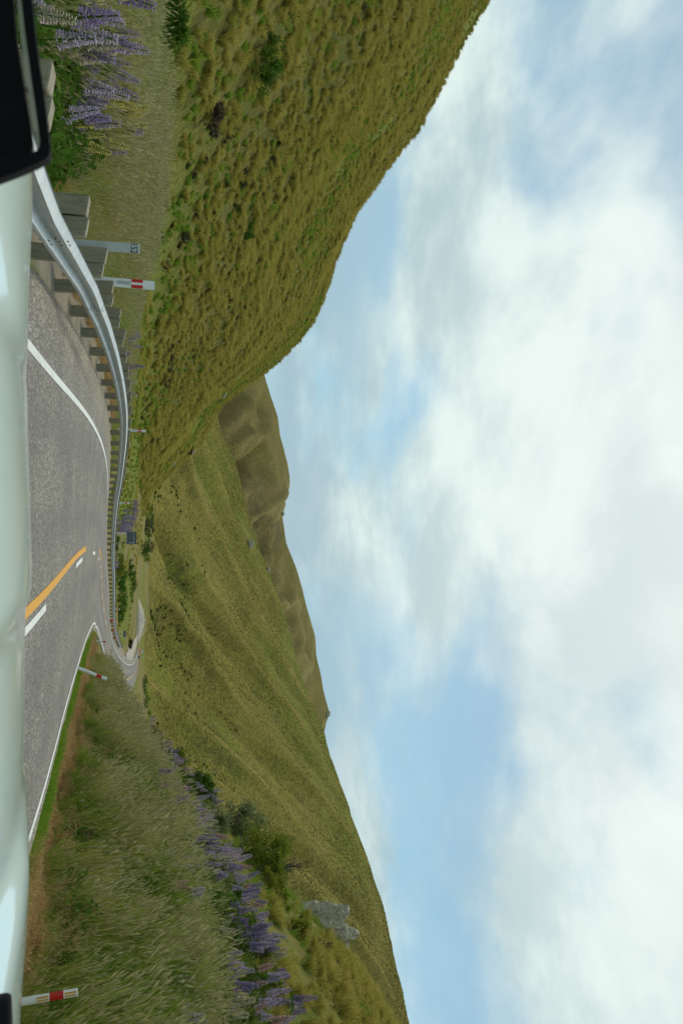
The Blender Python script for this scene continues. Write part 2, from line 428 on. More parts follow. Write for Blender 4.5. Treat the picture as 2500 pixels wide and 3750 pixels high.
def chipseal_mat():
    m, t, b = new_mat('chipseal')
    tcn = N(t, 'ShaderNodeTexCoord'); at_ = N(t, 'ShaderNodeAttribute'); at_.attribute_name = 'lane'
    vor = N(t, 'ShaderNodeTexVoronoi'); vor.inputs['Scale'].default_value = 42; t.links.new(tcn.outputs['Object'], vor.inputs['Vector'])
    vb = N(t, 'ShaderNodeRGBToBW'); t.links.new(vor.outputs['Color'], vb.inputs[0])
    chip = ramp(t, vb.outputs[0], [(0.18, (0.075, 0.068, 0.058)), (0.5, (0.165, 0.152, 0.132)), (0.72, (0.25, 0.232, 0.205)), (0.93, (0.52, 0.50, 0.46))])
    big = noisen(t, tcn.outputs['Object'], 0.5, 6, 0.6)
    c = mixc(t, 1.0, chip, ramp(t, big, [(0.3, 0.78), (0.7, 1.18)]), 'MULTIPLY')
    sx = N(t, 'ShaderNodeSeparateColor'); t.links.new(at_.outputs['Color'], sx.inputs[0])
    # R: wheel tracks polished flat and dark; G: loose pale shoulder chips; B: tyre rubber
    c = mixc(t, mathn(t, 'MULTIPLY', sx.outputs[0], 0.78), c, (0.118, 0.110, 0.098))
    c = mixc(t, mathn(t, 'MULTIPLY', sx.outputs[1], 0.5), c, mixc(t, 1.0, c, (1.55, 1.42, 1.15), 'MULTIPLY'))
    rub = mathn(t, 'MULTIPLY', sx.outputs[2], ramp(t, noisen(t, tcn.outputs['Object'], 5, 5, 0.7), [(0.35, 0.15), (0.6, 0.9)]))
    c = mixc(t, rub, c, (0.035, 0.035, 0.037))
    t.links.new(c, b.inputs['Base Color']); b.inputs['Roughness'].default_value = 0.82
    b.inputs['Specular IOR Level'].default_value = 0.35
    bn = N(t, 'ShaderNodeBump'); bn.inputs['Strength'].default_value = 0.5; bn.inputs['Distance'].default_value = 0.012
    t.links.new(vor.outputs['Distance'], bn.inputs['Height']); t.links.new(bn.outputs[0], b.inputs['Normal'])
    return m
def paint_mat(name, col):
    m, t, b = new_mat(name)
    tcn = N(t, 'ShaderNodeTexCoord')
    f = noisen(t, tcn.outputs['Object'], 55, 5, 0.7)
    wear = noisen(t, tcn.outputs['Object'], 2.2, 4, 0.6)
    k = mathn(t, 'ADD', f, mathn(t, 'MULTIPLY', wear, 0.25))
    c = ramp(t, k, [(0.47, (0.16, 0.15, 0.13)), (0.57, col)])
    t.links.new(c, b.inputs['Base Color']); b.inputs['Roughness'].default_value = 0.7
    return m
def hill_mat(name, cols, sc=1.0, dots=True, diag=None):
    m, t, b = new_mat(name)
    tcn = N(t, 'ShaderNodeTexCoord'); P = tcn.outputs['Object']
    at_ = N(t, 'ShaderNodeAttribute'); at_.attribute_name = 'tone'
    sx = N(t, 'ShaderNodeSeparateColor'); t.links.new(at_.outputs['Color'], sx.inputs[0])
    a = noisen(t, P, 0.018 * sc, 7, 0.62, 0.4)
    fine = noisen(t, P, 0.55 * sc, 5, 0.7)
    base = mixc(t, ramp(t, a, [(0.40, 0.0), (0.62, 1.0)]), cols[0], cols[1])
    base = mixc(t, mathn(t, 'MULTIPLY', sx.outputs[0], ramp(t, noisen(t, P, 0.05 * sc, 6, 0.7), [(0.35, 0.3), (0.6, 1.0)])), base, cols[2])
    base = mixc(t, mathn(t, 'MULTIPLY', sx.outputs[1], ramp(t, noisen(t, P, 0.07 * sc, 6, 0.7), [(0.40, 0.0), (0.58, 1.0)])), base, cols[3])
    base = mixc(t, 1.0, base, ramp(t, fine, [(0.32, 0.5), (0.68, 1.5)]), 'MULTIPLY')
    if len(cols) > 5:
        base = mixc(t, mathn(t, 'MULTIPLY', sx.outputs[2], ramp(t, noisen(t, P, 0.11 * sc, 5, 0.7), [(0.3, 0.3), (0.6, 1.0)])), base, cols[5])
    if dots:
        vor = N(t, 'ShaderNodeTexVoronoi'); vor.inputs['Scale'].default_value = 0.42 * sc
        vor.inputs['Randomness'].default_value = 1.0; t.links.new(P, vor.inputs['Vector'])
        sp = ramp(t, vor.outputs['Distance'], [(0.18, 1.0), (0.42, 0.0)])
        dens = ramp(t, noisen(t, P, 0.03 * sc, 5, 0.6), [(0.36, 0.25), (0.58, 0.95)])
        base = mixc(t, mathn(t, 'MULTIPLY', sp, dens), base, cols[4])
    t.links.new(base, b.inputs['Base Color']); b.inputs['Roughness'].default_value = 0.95
    b.inputs['Specular IOR Level'].default_value = 0.05
    bn = N(t, 'ShaderNodeBump'); bn.inputs['Strength'].default_value = 0.6; bn.inputs['Distance'].default_value = 0.8 / sc
    t.links.new(fine, bn.inputs['Height']); t.links.new(bn.outputs[0], b.inputs['Normal'])
    return m
def set_tone(me, cols, name='tone'):
    a = me.color_attributes.new(name, 'FLOAT_COLOR', 'POINT')
    c = np.ones((len(me.vertices), 4), np.float32); c[:, :3] = cols
    a.data.foreach_set('color', c.ravel())
def grid_faces(nr, nc):
    i = np.arange(nr - 1)[:, None] * nc + np.arange(nc - 1)[None, :]
    return np.stack([i, i + 1, i + nc + 1, i + nc], -1).reshape(-1, 4)

# ------------------------------------------------------------------ ground sheet
bcol = np.sinh(np.linspace(-3.6, 3.6, 470)) / math.sinh(3.6) * 1.7
yrow = np.concatenate([np.linspace(-16, 60, 260), np.geomspace(60.4, 470, 190)])
BX, BY = np.meshgrid(bcol, yrow)
# columns follow the road near the camera so that verge and bank stay finely divided
GX = BX * (BY + 24) + (0.5 * (at(lx, BY) + at(rx, BY))) * np.exp(-np.maximum(BY - 60, 0) / 60)
GY = BY
GZ = ground_z(GX.ravel(), GY.ravel()).reshape(GX.shape)
gv = np.stack([GX, GY, GZ], -1).reshape(-1, 3)
ground = mesh_obj('ground', gv, grid_faces(*GX.shape), attr_ground_mat(), smooth=True)
gx, gy = gv[:, 0], gv[:, 1]
oL = at(lx, gy) - gx; oR = gx - at(rx, gy)
n1 = fbm(gx / 2.5, gy / 2.5, 4, 21); n2 = fbm(gx / 18, gy / 18, 4, 25)
tone = np.zeros((len(gx), 3)) + np.array([0.125, 0.155, 0.026])
def paint(mask, col):
    global tone
    mask = np.clip(mask, 0, 1)[:, None]
    tone = tone * (1 - mask) + np.array(col) * mask
paint(sstep(-.2, .5, n2), (0.18, 0.165, 0.045))
paint(sstep(.25, .6, fbm(gx / 7, gy / 7, 3, 31)) * 0.7, (0.095, 0.115, 0.025))
paint(sstep(0.9, 1.4, oL) * (1 - sstep(2.2, 3.0, oL + 0.5 * n1)), (0.25, 0.228, 0.185))        # shoulder gravel under the rail
paint(sstep(2.3, 2.9, oL) * (1 - sstep(3.0, 4.2, oL + 1.2 * n1)) * 0.6, (0.24, 0.18, 0.09))   # dry straw behind the posts
paint(sstep(0.0, 0.3, oR) * (1 - sstep(0.45, 0.8, oR + .3 * n1)), (0.25, 0.225, 0.19))
paint(sstep(0.4, .7, oR + 0.25 * n1) * (1 - sstep(1.0, 1.7, oR + 0.9 * n1)), (0.065, 0.10, 0.018))
paint(sstep(1.1, 1.5, oR + .4 * n1) * (1 - sstep(2.2, 2.9, oR + 0.6 * n1)) * sstep(-.5, .1, n2 + .3) * (gy < 80), (0.145, 0.10, 0.055))
# bare strips of the valley floor
val = sstep(120, 200, gy) * sstep(20, 60, gx + 40)
paint(sstep(75, 110, gy) * sstep(-.15, .15, fbm(gx / 14, gy / 22, 3, 41)) * 0.75, (0.19, 0.155, 0.075))
set_tone(ground.data, tone)
tag(ground, kind='structure')

# base land under everything, out to the horizon
bl = mesh_obj('terrain', [(-9000, -4000, -14), (9000, -4000, -14), (9000, 14000, -14), (-9000, 14000, -14)], [(0, 1, 2, 3)],
              plain('far_land', (0.10, 0.10, 0.03), 0.95, scale=0.01))
tag(bl, kind='structure')

# ------------------------------------------------------------------ road
mat_seal = chipseal_mat()
mat_white = paint_mat('road_paint_white', (0.66, 0.69, 0.67))
mat_yellow = paint_mat('road_paint_yellow', (0.64, 0.295, 0.002))
wd = at(rx, YS) - at(lx, YS)
NF = 56
rows = []; lanes = []
for i, y in enumerate(YS):
    lo = -(rail_off(y) + 0.05) / wd[i]; hi = 1 + 0.42 / wd[i]
    f = np.linspace(lo, hi, NF)
    p = road_pt(np.full(NF, y), f)
    rag = 0.10 * fbm(np.array([y / 1.3]), np.array([3.0]), 3, 51)[0]
    p[-1, 0] += rag; p[-1, 2] -= 0.03; p[0, 2] -= 0.03
    rows.append(p)
    xm = f * wd[i]
    tr = np.zeros(NF)
    for c_ in (0.85, 2.65, 4.75, 6.5):
        tr += np.exp(-((xm - c_ * wd[i] / 7.3) / 0.38)**2)
    tr *= (0.6 + 0.4 * sstep(30, 90, y)) * (0.8 + 0.35 * fbm(np.array([y / 6.0]), np.array([1.0]), 3, 53)[0])
    gr = sstep(0.25, 1.2, -xm) + sstep(0.05, 0.35, xm - wd[i])
    # the dark scuff left on the shoulder
    sk = np.exp(-((xm + 1.15 - 0.035 * (y - 11)) / 0.10)**2) * sstep(8, 10, y) * (1 - sstep(17, 25, y)) if y > 6 else 0 * xm
    lanes.append(np.stack([np.clip(tr, 0, 1), np.clip(gr, 0, 1), np.clip(sk, 0, 1)], -1))
rows = np.array(rows)
road = mesh_obj('road', rows.reshape(-1, 3), grid_faces(len(YS), NF), mat_seal, smooth=True)
set_tone(road.data, np.array(lanes).reshape(-1, 3), 'lane')
tag(road, kind='structure')

def stripe(name, y0, y1, ffun, width, mat, dz=0.006, step=0.35, taper=False):
    ys = np.arange(y0, y1 + 1e-6, min(step, (y1 - y0) / 2) if y1 < 70 else 1.0)
    v = []
    for y in ys:
        wl = float(at(rx, y) - at(lx, y)); f = ffun(y, wl)
        dzz = dz + 0.00012 * max(0, y)
        slope = float((at(lx, y + .5) - at(lx, y - .5)))
        ww = width * math.sqrt(1 + slope * slope) / wl
        for s in (-.5, .5):
            v.append(road_pt(np.array(float(y)), f + s * ww, dzz))
    fcs = [(2 * i, 2 * i + 1, 2 * i + 3, 2 * i + 2) for i in range(len(ys) - 1)]
    o = mesh_obj(name, v, fcs, mat, road)
    return o
stripe('edge_line', -10, 361, lambda y, wl: 0.0, 0.13, mat_white)
stripe('edge_line', -10, 361, lambda y, wl: 1.0, 0.13, mat_white)
cen = lambda off: (lambda y, wl: 0.5 + off / wl)
stripe('no_overtaking_line', -10, 25.5, cen(-0.02), 0.16, mat_yellow)
stripe('no_overtaking_line', 40, 361, cen(-0.12), 0.13, mat_yellow)
y = -9.0
while y < 360:
    L = 3.0 if y < 60 else 4
    if not (25.0 < y + L and y > 27 and y < 30):
        stripe('centre_dash', y, y + L, cen(0.22), 0.12, mat_white)
    y += 10.0

# ------------------------------------------------------------------ hills
def sky_interp(pts):
    """skyline pixels -> functions a -> elevation tangent"""
    A = np.array([AE(u, h) for u, h in pts]); o = np.argsort(A[:, 0])
    return lambda a: np.interp(a, A[o, 0], A[o, 1])
class Hill:
    def __init__(s, foot, crest, disp, prof=1.0, back=0.9):
        s.foot, s.crest, s.disp, s.prof, s.back = foot, crest, disp, prof, back
    def pos(s, a, t):
        a = np.asarray(a, float); t = np.asarray(t, float)
        D0, z0 = s.foot(a); D1, z1 = s.crest(a)
        tt = np.clip(t, -0.3, 1)
        D = D0 + (D1 - D0) * tt + np.maximum(t - 1, 0) * (D1 - D0) * 0.8
        g = np.sign(tt) * np.abs(tt)**s.prof
        z = z0 + (z1 - z0) * g - np.maximum(t - 1, 0)**1.5 * (z1 - z0) * s.back
        x = a * D
        return x, D, z + s.disp(a, t, x, D)
    def build(s, name, a0, a1, na, nt_, mat, tone=None, t0=-0.12, t1=1.5):
        a = np.linspace(a0, a1, na)
        t = np.concatenate([np.linspace(t0, 1.0, nt_), np.linspace(1.02, t1, nt_ // 5)])
        T, A_ = np.meshgrid(t, a, indexing='ij')
        x, y, z = s.pos(A_.ravel(), T.ravel())
        o = mesh_obj(name, np.stack([x, y, z], -1), grid_faces(len(t), na), mat, smooth=True)
        set_tone(o.data, tone(A_.ravel(), T.ravel(), x, y) if tone else np.zeros((len(x), 3)))
        tag(o, kind='structure')
        return o
    def normal(s, a, t):
        e = 0.004
        p = np.stack(s.pos(a, t), -1); pa = np.stack(s.pos(a + e, t), -1); pt = np.stack(s.pos(a, t + e), -1)
        n = np.cross(pa - p, pt - p)
        return p, n / (np.linalg.norm(n, axis=1, keepdims=True) + 1e-9)

# --- near tussock spur on the left
skyL = sky_interp([(-2600, 2500), (-1500, 2300), (-700, 2050), (0, 1778), (191, 1674), (462, 1531), (622, 1403), (781, 1295), (941, 1228),
                   (1100, 1180), (1180, 1148), (1260, 1080), (1323, 1020), (1363, 973), (1483, 813), (1560, 770), (1626, 738), (1738, 622), (1817, 548), (1900, 535)])
uL = lambda lst: (np.array([AE(u, HZ)[0] for u, _ in lst]), np.array([d for _, d in lst]))
fa, fd = uL([(-2600, 14), (-1200, 18), (0, 27), (300, 32), (600, 42), (1000, 55), (1300, 74), (1586, 108), (1700, 140), (1760, 170), (1817, 215), (1900, 240)])
ca, cd = uL([(-2600, 60), (-1200, 90), (0, 135), (600, 170), (1100, 205), (1363, 226), (1626, 238), (1738, 245), (1817, 252), (1900, 262)])
def footL(a):
    D = np.interp(a, fa, fd)
    return D, ground_z(a * D, D, False) - 0.3
def crestL(a):
    D = np.interp(a, ca, cd)
    return D, EYE + skyL(a) * D
_ac = np.linspace(-1.8, 0.1, 400); _fz = footL(_ac)[1]
def footLf(a): return np.interp(a, fa, fd), np.interp(a, _ac, _fz)
def dispL(a, t, x, y):
    k = sstep(0.02, 0.3, t) * (1 - 0.75 * sstep(0.75, 1.0, t))
    return k * (2.6 * fbm(x / 34 + y / 60, y / 70, 3, 61) + 1.0 * fbm(x / 11, y / 14, 3, 63)) + 0.25 * fbm(x / 3, y / 3, 2, 64)
hillL = Hill(footLf, crestL, dispL, prof=1.08, back=1.2)
def green_patch(x, y, a, t):
    return sstep(.30, .42, fbm(x / 7 + t * 3, y / 16, 4, 66)) * sstep(0.40, 0.65, t) * 0.85 + sstep(0.10, 0.0, t) * 0.8
def toneL(a, t, x, y):
    g = np.clip(green_patch(x, y, a, t), 0, 1)
    return np.stack([g, sstep(.1, .5, fbm(x / 20, y / 20, 3, 67)), 0 * g], -1)
mat_hillL = hill_mat('tussock_slope', [(0.105, 0.108, 0.026), (0.135, 0.122, 0.032), (0.15, 0.19, 0.030), (0.090, 0.090, 0.022), (0.06, 0.055, 0.018)], 5.0, False)
gco = np.array(gv); ga_ = gco[:, 0] / np.maximum(gco[:, 1], 1.0)
gm = (gco[:, 1] > 8) & (ga_ > -1.25) & (ga_ < 0.0)
D0_, z0_ = footLf(ga_[gm]); D1_, z1_ = crestL(ga_[gm]); tt_ = (gco[gm, 1] - D0_) / (D1_ - D0_)
hz_ = hillL.pos(ga_[gm], np.clip(tt_, 0, 1))[2]
low = np.where(tt_ > 0.03, np.minimum(gco[gm, 2], np.where(tt_ > 1, -3.0, hz_ - 0.6 - 2.0 * np.clip(tt_, 0, .3))), gco[gm, 2])
gco[gm, 2] = low
ground.data.vertices.foreach_set('co', gco.astype(np.float32).ravel()); ground.data.update()
left_hill = hillL.build('hillside_left', -1.25, 0.005, 300, 150, mat_hillL, toneL)

# --- long green hill across the valley
skyM = sky_interp([(900, 600), (1363, 740), (1578, 813), (1721, 869), (1881, 908), (2024, 956), (2231, 1036), (2518, 1116), (2678, 1187), (2773, 1211), (2949, 1275),
                   (3172, 1355), (3315, 1403), (3507, 1443), (3750, 1498), (4200, 1560), (4900, 1560)])
ma, md_ = uL([(900, 420), (1800, 405), (2100, 400), (2400, 410), (2560, 400), (2800, 330), (3300, 210), (3900, 170), (4900, 150)])
mca, mcd = uL([(900, 980), (1600, 900), (2200, 820), (2700, 780), (3300, 700), (3900, 640), (4900, 560)])
mz = np.interp(ma, *uL([(900, 6), (1760, 5.0), (1900, 4.2), (2200, 3.8), (2520, 2.6), (2700, 2.0), (3200, 3), (4900, 8)]))
def footM(a): return np.interp(a, ma, md_), np.interp(a, ma, mz) - 0.6
def crestM(a):
    D = np.interp(a, mca, mcd)
    return D, EYE + skyM(a) * D
def ridged(q): return 1 - np.abs(2 * (q - np.floor(q)) - 1)
def spurs(a, t):
    e = 0.19 * t * 3000
    q = (a * 3000 - 2.0 * e + 95 * fbm(a * 2.6, t * 1.4, 3, 71)) / 330.0
    q2 = (a * 3000 - 1.75 * e + 60 * fbm(a * 4, t * 2.4, 3, 73)) / 128.0
    return q - np.floor(q), q2 - np.floor(q2)
def dispM(a, t, x, y):
    saw, s2 = spurs(a, t)                       # spurs with a sharp crest and one steep flank
    r1 = np.where(saw < 0.70, saw / 0.70, (1 - saw) / 0.30)
    r2 = np.where(s2 < 0.62, s2 / 0.62, (1 - s2) / 0.38)
    k = sstep(0.0, 0.15, t) * (1 - 0.93 * sstep(0.74, 1.0, t))
    amp = 0.6 + 0.6 * fbm(a * 4, t * 2, 2, 75)
    return k * (19 * amp * (r1 - 0.5) + 5.0 * amp * (r2 - 0.5) + 4 * fbm(x / 90, y / 90, 4, 77)) + 1.2 * fbm(x / 18, y / 18, 3, 78) * sstep(0.02, 0.1, t)
hillM = Hill(footM, crestM, dispM, prof=1.12, back=0.8)
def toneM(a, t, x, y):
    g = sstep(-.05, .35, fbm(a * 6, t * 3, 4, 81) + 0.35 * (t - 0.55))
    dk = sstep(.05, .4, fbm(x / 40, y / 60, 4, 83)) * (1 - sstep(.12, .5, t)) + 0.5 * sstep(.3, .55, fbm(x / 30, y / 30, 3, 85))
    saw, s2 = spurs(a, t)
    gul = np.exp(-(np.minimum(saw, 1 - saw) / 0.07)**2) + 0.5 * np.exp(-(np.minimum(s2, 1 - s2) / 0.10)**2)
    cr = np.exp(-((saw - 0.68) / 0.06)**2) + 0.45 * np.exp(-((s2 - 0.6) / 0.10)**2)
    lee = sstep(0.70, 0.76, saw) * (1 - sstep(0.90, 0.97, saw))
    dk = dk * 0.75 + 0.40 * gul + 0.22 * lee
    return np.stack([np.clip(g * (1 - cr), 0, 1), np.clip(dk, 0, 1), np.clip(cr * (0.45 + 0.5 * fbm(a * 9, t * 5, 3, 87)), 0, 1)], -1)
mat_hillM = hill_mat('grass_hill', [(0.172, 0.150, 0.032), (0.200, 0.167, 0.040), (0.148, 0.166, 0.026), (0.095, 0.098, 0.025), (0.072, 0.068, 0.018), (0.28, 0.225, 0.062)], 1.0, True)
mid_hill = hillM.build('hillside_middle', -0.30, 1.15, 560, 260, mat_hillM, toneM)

# --- brown range behind
skyF = sky_interp([(600, 760), (1100, 890), (1363, 964), (1420, 985), (1530, 1018), (1600, 1030), (1690, 1052), (1740, 1060), (1785, 1058), (1830, 1046), (1881, 1032), (1990, 1052),
                   (2072, 1084), (2231, 1124), (2330, 1152), (2400, 1160), (2487, 1180), (2560, 1195), (2614, 1207), (2650, 1192), (2700, 1184), (2800, 1180), (3100, 1150), (3600, 1100)])
def footF(a): return 950 + 0 * a, 10 + 0 * a
def crestF(a): return 1900 + 250 * a, EYE + skyF(a) * (1900 + 250 * a)
def ribs(a, t):
    n_ = fbm(a * 10.0 + 0.9 * t, t * 1.3 + a * 2.0, 4, 92, 0.55)
    return 1 - np.abs(n_) * 2.6
def dispF(a, t, x, y):
    k = sstep(0.0, 0.2, t) * (1 - 0.95 * sstep(0.72, 1.0, t))
    return k * (62 * (ribs(a, t) - 0.5) + 26 * fbm(x / 220, y / 260, 4, 94)) + 1.2 * fbm(x / 40, y / 60, 3, 96)
hillF = Hill(footF, crestF, dispF, prof=1.0, back=0.8)
def toneF(a, t, x, y):
    g = sstep(0.1, .5, fbm(a * 8, t * 4, 4, 98)) * 0.5 + sstep(.86, 1.0, t) * 0.4
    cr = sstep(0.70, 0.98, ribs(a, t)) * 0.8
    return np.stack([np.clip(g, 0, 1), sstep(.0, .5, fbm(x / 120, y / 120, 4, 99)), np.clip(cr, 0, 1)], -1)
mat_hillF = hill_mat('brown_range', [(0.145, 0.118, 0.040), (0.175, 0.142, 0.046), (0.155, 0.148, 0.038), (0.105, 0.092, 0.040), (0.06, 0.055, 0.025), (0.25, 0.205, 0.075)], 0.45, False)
far_hill = hillF.build('mountain_range', -0.55, 0.62, 520, 170, mat_hillF, toneF)
# rock tor standing on the range's saddle, and the summit crag
mat_rock = None
def rock_mat():
    m, t, b = new_mat('lichen_schist')
    tcn = N(t, 'ShaderNodeTexCoord'); P = tcn.outputs['Object']
    f = noisen(t, P, 2.2, 8, 0.65); f2 = noisen(t, P, 11, 6, 0.7)
    mpn = N(t, 'ShaderNodeMapping'); t.links.new(P, mpn.inputs[0]); mpn.inputs['Scale'].default_value = (9, 2.2, 2.2); mpn.inputs['Rotation'].default_value = (0.2, 0.5, 0.3)
    st = noisen(t, mpn.outputs[0], 1.5, 5, 0.6)
    c = ramp(t, f, [(0.3, (0.24, 0.21, 0.155)), (0.5, (0.40, 0.36, 0.275)), (0.7, (0.54, 0.49, 0.38))])
    c = mixc(t, ramp(t, f2, [(0.54, 0.0), (0.64, 0.85)]), c, (0.66, 0.60, 0.47))
    c = mixc(t, ramp(t, st, [(0.30, 0.75), (0.38, 0.0)]), c, (0.08, 0.075, 0.06))
    t.links.new(c, b.inputs['Base Color']); b.inputs['Roughness'].default_value = 0.95; b.inputs['Specular IOR Level'].default_value = 0.05
    bn = N(t, 'ShaderNodeBump'); bn.inputs['Strength'].default_value = 0.5; bn.inputs['Distance'].default_value = 0.03
    t.links.new(mathn(t, 'ADD', f2, st), bn.inputs['Height']); t.links.new(bn.outputs[0], b.inputs['Normal'])
    return m
mat_rock = rock_mat()
def rock_mesh(name, size, seed, sub=4, steps=6, rough=0.35):
    bm = bmesh.new(); bmesh.ops.create_icosphere(bm, subdivisions=sub, radius=1.0)
    off = Vector((seed * 13.7, seed * 5.3, seed * 9.1))
    rot = Matrix.Rotation(0.5 + seed, 3, 'Y')
    for v in bm.verts:
        n = v.co.normalized()
        # squarish block
        b_ = max(abs(n.x), abs(n.y), abs(n.z)); p = n * (0.55 + 0.45 / b_ * 0.8)
        d = mnoise.fractal(n * 1.3 + off, 0.8, 2.1, 5) * rough
        lay = (rot @ p).x * steps
        cr = (abs(lay - round(lay)) < 0.10)
        d -= 0.07 if cr else 0.0
        d += 0.06 * mnoise.cell(Vector((round(lay), seed, 0)) * 1.37)
        d += mnoise.fractal(p * 5 + off, 0.9, 2.0, 3) * 0.07
        v.co = p * (1 + d)
        v.co = Vector((v.co.x * size[0], v.co.y * size[1], v.co.z * size[2]))
    me = bpy.data.meshes.new(name); bm.to_mesh(me); bm.free(); me.materials.append(mat_rock)
    return me

# ------------------------------------------------------------------ plants: source meshes
def blades(n, r, hgt, lean, width, rnd, droop=0.55, seg=3, hvar=0.35, seed_head=0.0):
    """a clump of tapered bent blades; returns verts, faces, face material index (0 blade, 1 seed head)"""
    V, F, FM = [], [], []
    for i in range(n):
        ang = rnd.random() * math.tau; rr = r * math.sqrt(rnd.random())
        bx_, by_ = rr * math.cos(ang), rr * math.sin(ang)
        da = ang + rnd.gauss(0, 0.6)
        L = hgt * (1 - hvar * rnd.random()); ln = lean * (0.25 + 0.75 * rnd.random()) * L
        wv = width * (0.7 + 0.6 * rnd.random())
        tx, ty = -math.sin(da), math.cos(da)
        tw = rnd.gauss(0, 0.8); tx, ty = tx * math.cos(tw) - ty * math.sin(tw), tx * math.sin(tw) + ty * math.cos(tw)
        b0 = len(V)
        for k in range(seg + 1):
            s = k / seg
            out_ = ln * s**1.7; z = L * (s - droop * max(0, s - 0.45)**2 * lean * 1.5)
            cx, cy = bx_ + out_ * math.cos(da), by_ + out_ * math.sin(da)
            ww = wv * (1 - s)**0.7 * (0.5 if k < seg else 0.0)
            if k == seg: V.append((cx, cy, z))
            else: V.extend([(cx - tx * ww, cy - ty * ww, z), (cx + tx * ww, cy + ty * ww, z)])
        for k in range(seg - 1):
            a = b0 + 2 * k; F.append((a, a + 1, a + 3, a + 2)); FM.append(0)
        a = b0 + 2 * (seg - 1); F.append((a, a + 1, a + 2)); FM.append(0)
        if rnd.random() < seed_head:
            tip = Vector(V[-1]); dr = Vector((math.cos(da) * lean, math.sin(da) * lean, 1.0)).normalized()
            sl = 0.13 * hgt * (0.7 + 0.6 * rnd.random()); sw = 0.011 + 0.006 * rnd.random()
            p0 = tip - dr * sl * 0.6; p1 = tip + dr * sl * 0.6; pm = (p0 + p1) / 2
            s1 = Vector((tx, ty, 0)) * sw; s2 = Vector((-ty, tx, 0)) * sw
            b1 = len(V); V.extend([tuple(p0), tuple(pm + s1), tuple(pm + s2), tuple(pm - s1), tuple(pm - s2), tuple(p1)])
            for q in range(4):
                F.append((b1, b1 + 1 + q, b1 + 1 + (q + 1) % 4)); FM.append(1)
                F.append((b1 + 5, b1 + 1 + (q + 1) % 4, b1 + 1 + q)); FM.append(1)
    return V, F, FM
def leafy(n, r, hgt, lw, rnd, mat):
    V, F = [], []
    for i in range(n):
        th = rnd.random() * math.tau; ph = math.acos(1 - rnd.random())
        rr = (0.45 + 0.55 * rnd.random()) * (0.85 + 0.3 * math.sin(th * 3 + 1))
        c = Vector((r * rr * math.sin(ph) * math.cos(th), r * rr * math.sin(ph) * math.sin(th), hgt * (0.12 + 0.88 * rr * math.cos(ph))))
        d = Vector((rnd.gauss(0, 1), rnd.gauss(0, 1), rnd.gauss(0.3, .6))).normalized(); e = d.cross(Vector((rnd.gauss(0, 1), rnd.gauss(0, 1), rnd.gauss(0, 1)))).normalized()
        s = lw * (0.6 + 0.8 * rnd.random()); b = len(V)
        V.extend([tuple(c - d * s), tuple(c + e * s * .45), tuple(c + d * s), tuple(c - e * s * .45)]); F.append((b, b + 1, b + 2, b + 3))
    return V, F, [0] * len(F)
def src(name, data, mats):
    V, F, FM = data
    return mesh_obj(name, V, F, link=False, mats=mats, fmat=FM)
rnd = random.Random(5)
m_tus = leaf_mat('tussock_blade', [(0.285, 0.250, 0.050), (0.41, 0.350, 0.080), (0.33, 0.312, 0.060), (0.48, 0.400, 0.112)], (0.62, 0.52, 0.18), 0.75, 0.30)
m_tusg = leaf_mat('green_blade', [(0.12, 0.25, 0.022), (0.19, 0.32, 0.034), (0.31, 0.36, 0.055)], (0.38, 0.41, 0.10), 0.6, 0.38)
m_long = leaf_mat('long_grass_blade', [(0.19, 0.32, 0.034), (0.26, 0.355, 0.048), (0.34, 0.36, 0.082), (0.43, 0.39, 0.13)], (0.64, 0.56, 0.27), 0.95, 0.38)
m_seed = leaf_mat('seed_head', [(0.50, 0.46, 0.22), (0.60, 0.55, 0.30), (0.55, 0.47, 0.27)], None, 1, 0.35)
m_straw = leaf_mat('dry_straw', [(0.38, 0.25, 0.10), (0.48, 0.33, 0.15), (0.42, 0.27, 0.11)], (0.55, 0.42, 0.22), 0.4, 0.2)
m_deep = leaf_mat('deep_green_leaf', [(0.050, 0.115, 0.016), (0.075, 0.15, 0.022), (0.10, 0.175, 0.028)], None, 1, 0.3)
m_dark = leaf_mat('matagouri_leaf', [(0.065, 0.070, 0.030), (0.085, 0.082, 0.040), (0.10, 0.088, 0.050)], None, 1, 0.15)
tussock = [src('tussock_%d' % i, blades(120, 0.17, 0.74 + .09 * i, 0.95, 0.026, rnd, 1.0, 4), [m_tus, m_seed]) for i in range(4)]
tussock.append(src('tussock_4', blades(60, 0.16, 0.55, 0.7, 0.034, rnd, 0.7, 3), [m_tusg, m_seed]))
tussock.append(src('tussock_5', leafy(130, 0.42, 0.5, 0.09, rnd, None), [m_dark]))
tus_far = [src('tuft_far_%d' % i, blades(14, 0.22, 0.75, 0.9, 0.20, rnd, 0.8, 2), [m_tus, m_seed]) for i in range(3)]
tus_dark = [src('tuft_low_%d' % i, blades(14, 0.25, 0.8, 0.8, 0.24, rnd, 0.8, 2), [m_dark, m_seed]) for i in range(2)]
long_g = [src('long_grass_%d' % i, blades(70, 0.22, 1.05, 0.42, 0.009, rnd, 0.5, 3, 0.5, 0.40), [m_long, m_seed]) for i in range(4)]
green_g = [src('green_grass_%d' % i, blades(85, 0.22, 0.72, 0.5, 0.0085, rnd, 0.6, 3, 0.55, 0.06), [m_tusg, m_seed]) for i in range(3)]
short_g = [src('short_grass_%d' % i, blades(60, 0.18, 0.17, 0.6, 0.010, rnd, 0.5, 2), [m_tusg, m_seed]) for i in range(2)]
straw_g = [src('straw_%d' % i, blades(60, 0.20, 0.26, 1.2, 0.008, rnd, 1.2, 3), [m_straw, m_seed]) for i in range(2)]
herb = [src('leafy_herb_%d' % i, leafy(90, 0.30, 0.42, 0.055, rnd, None), [m_deep]) for i in range(2)]

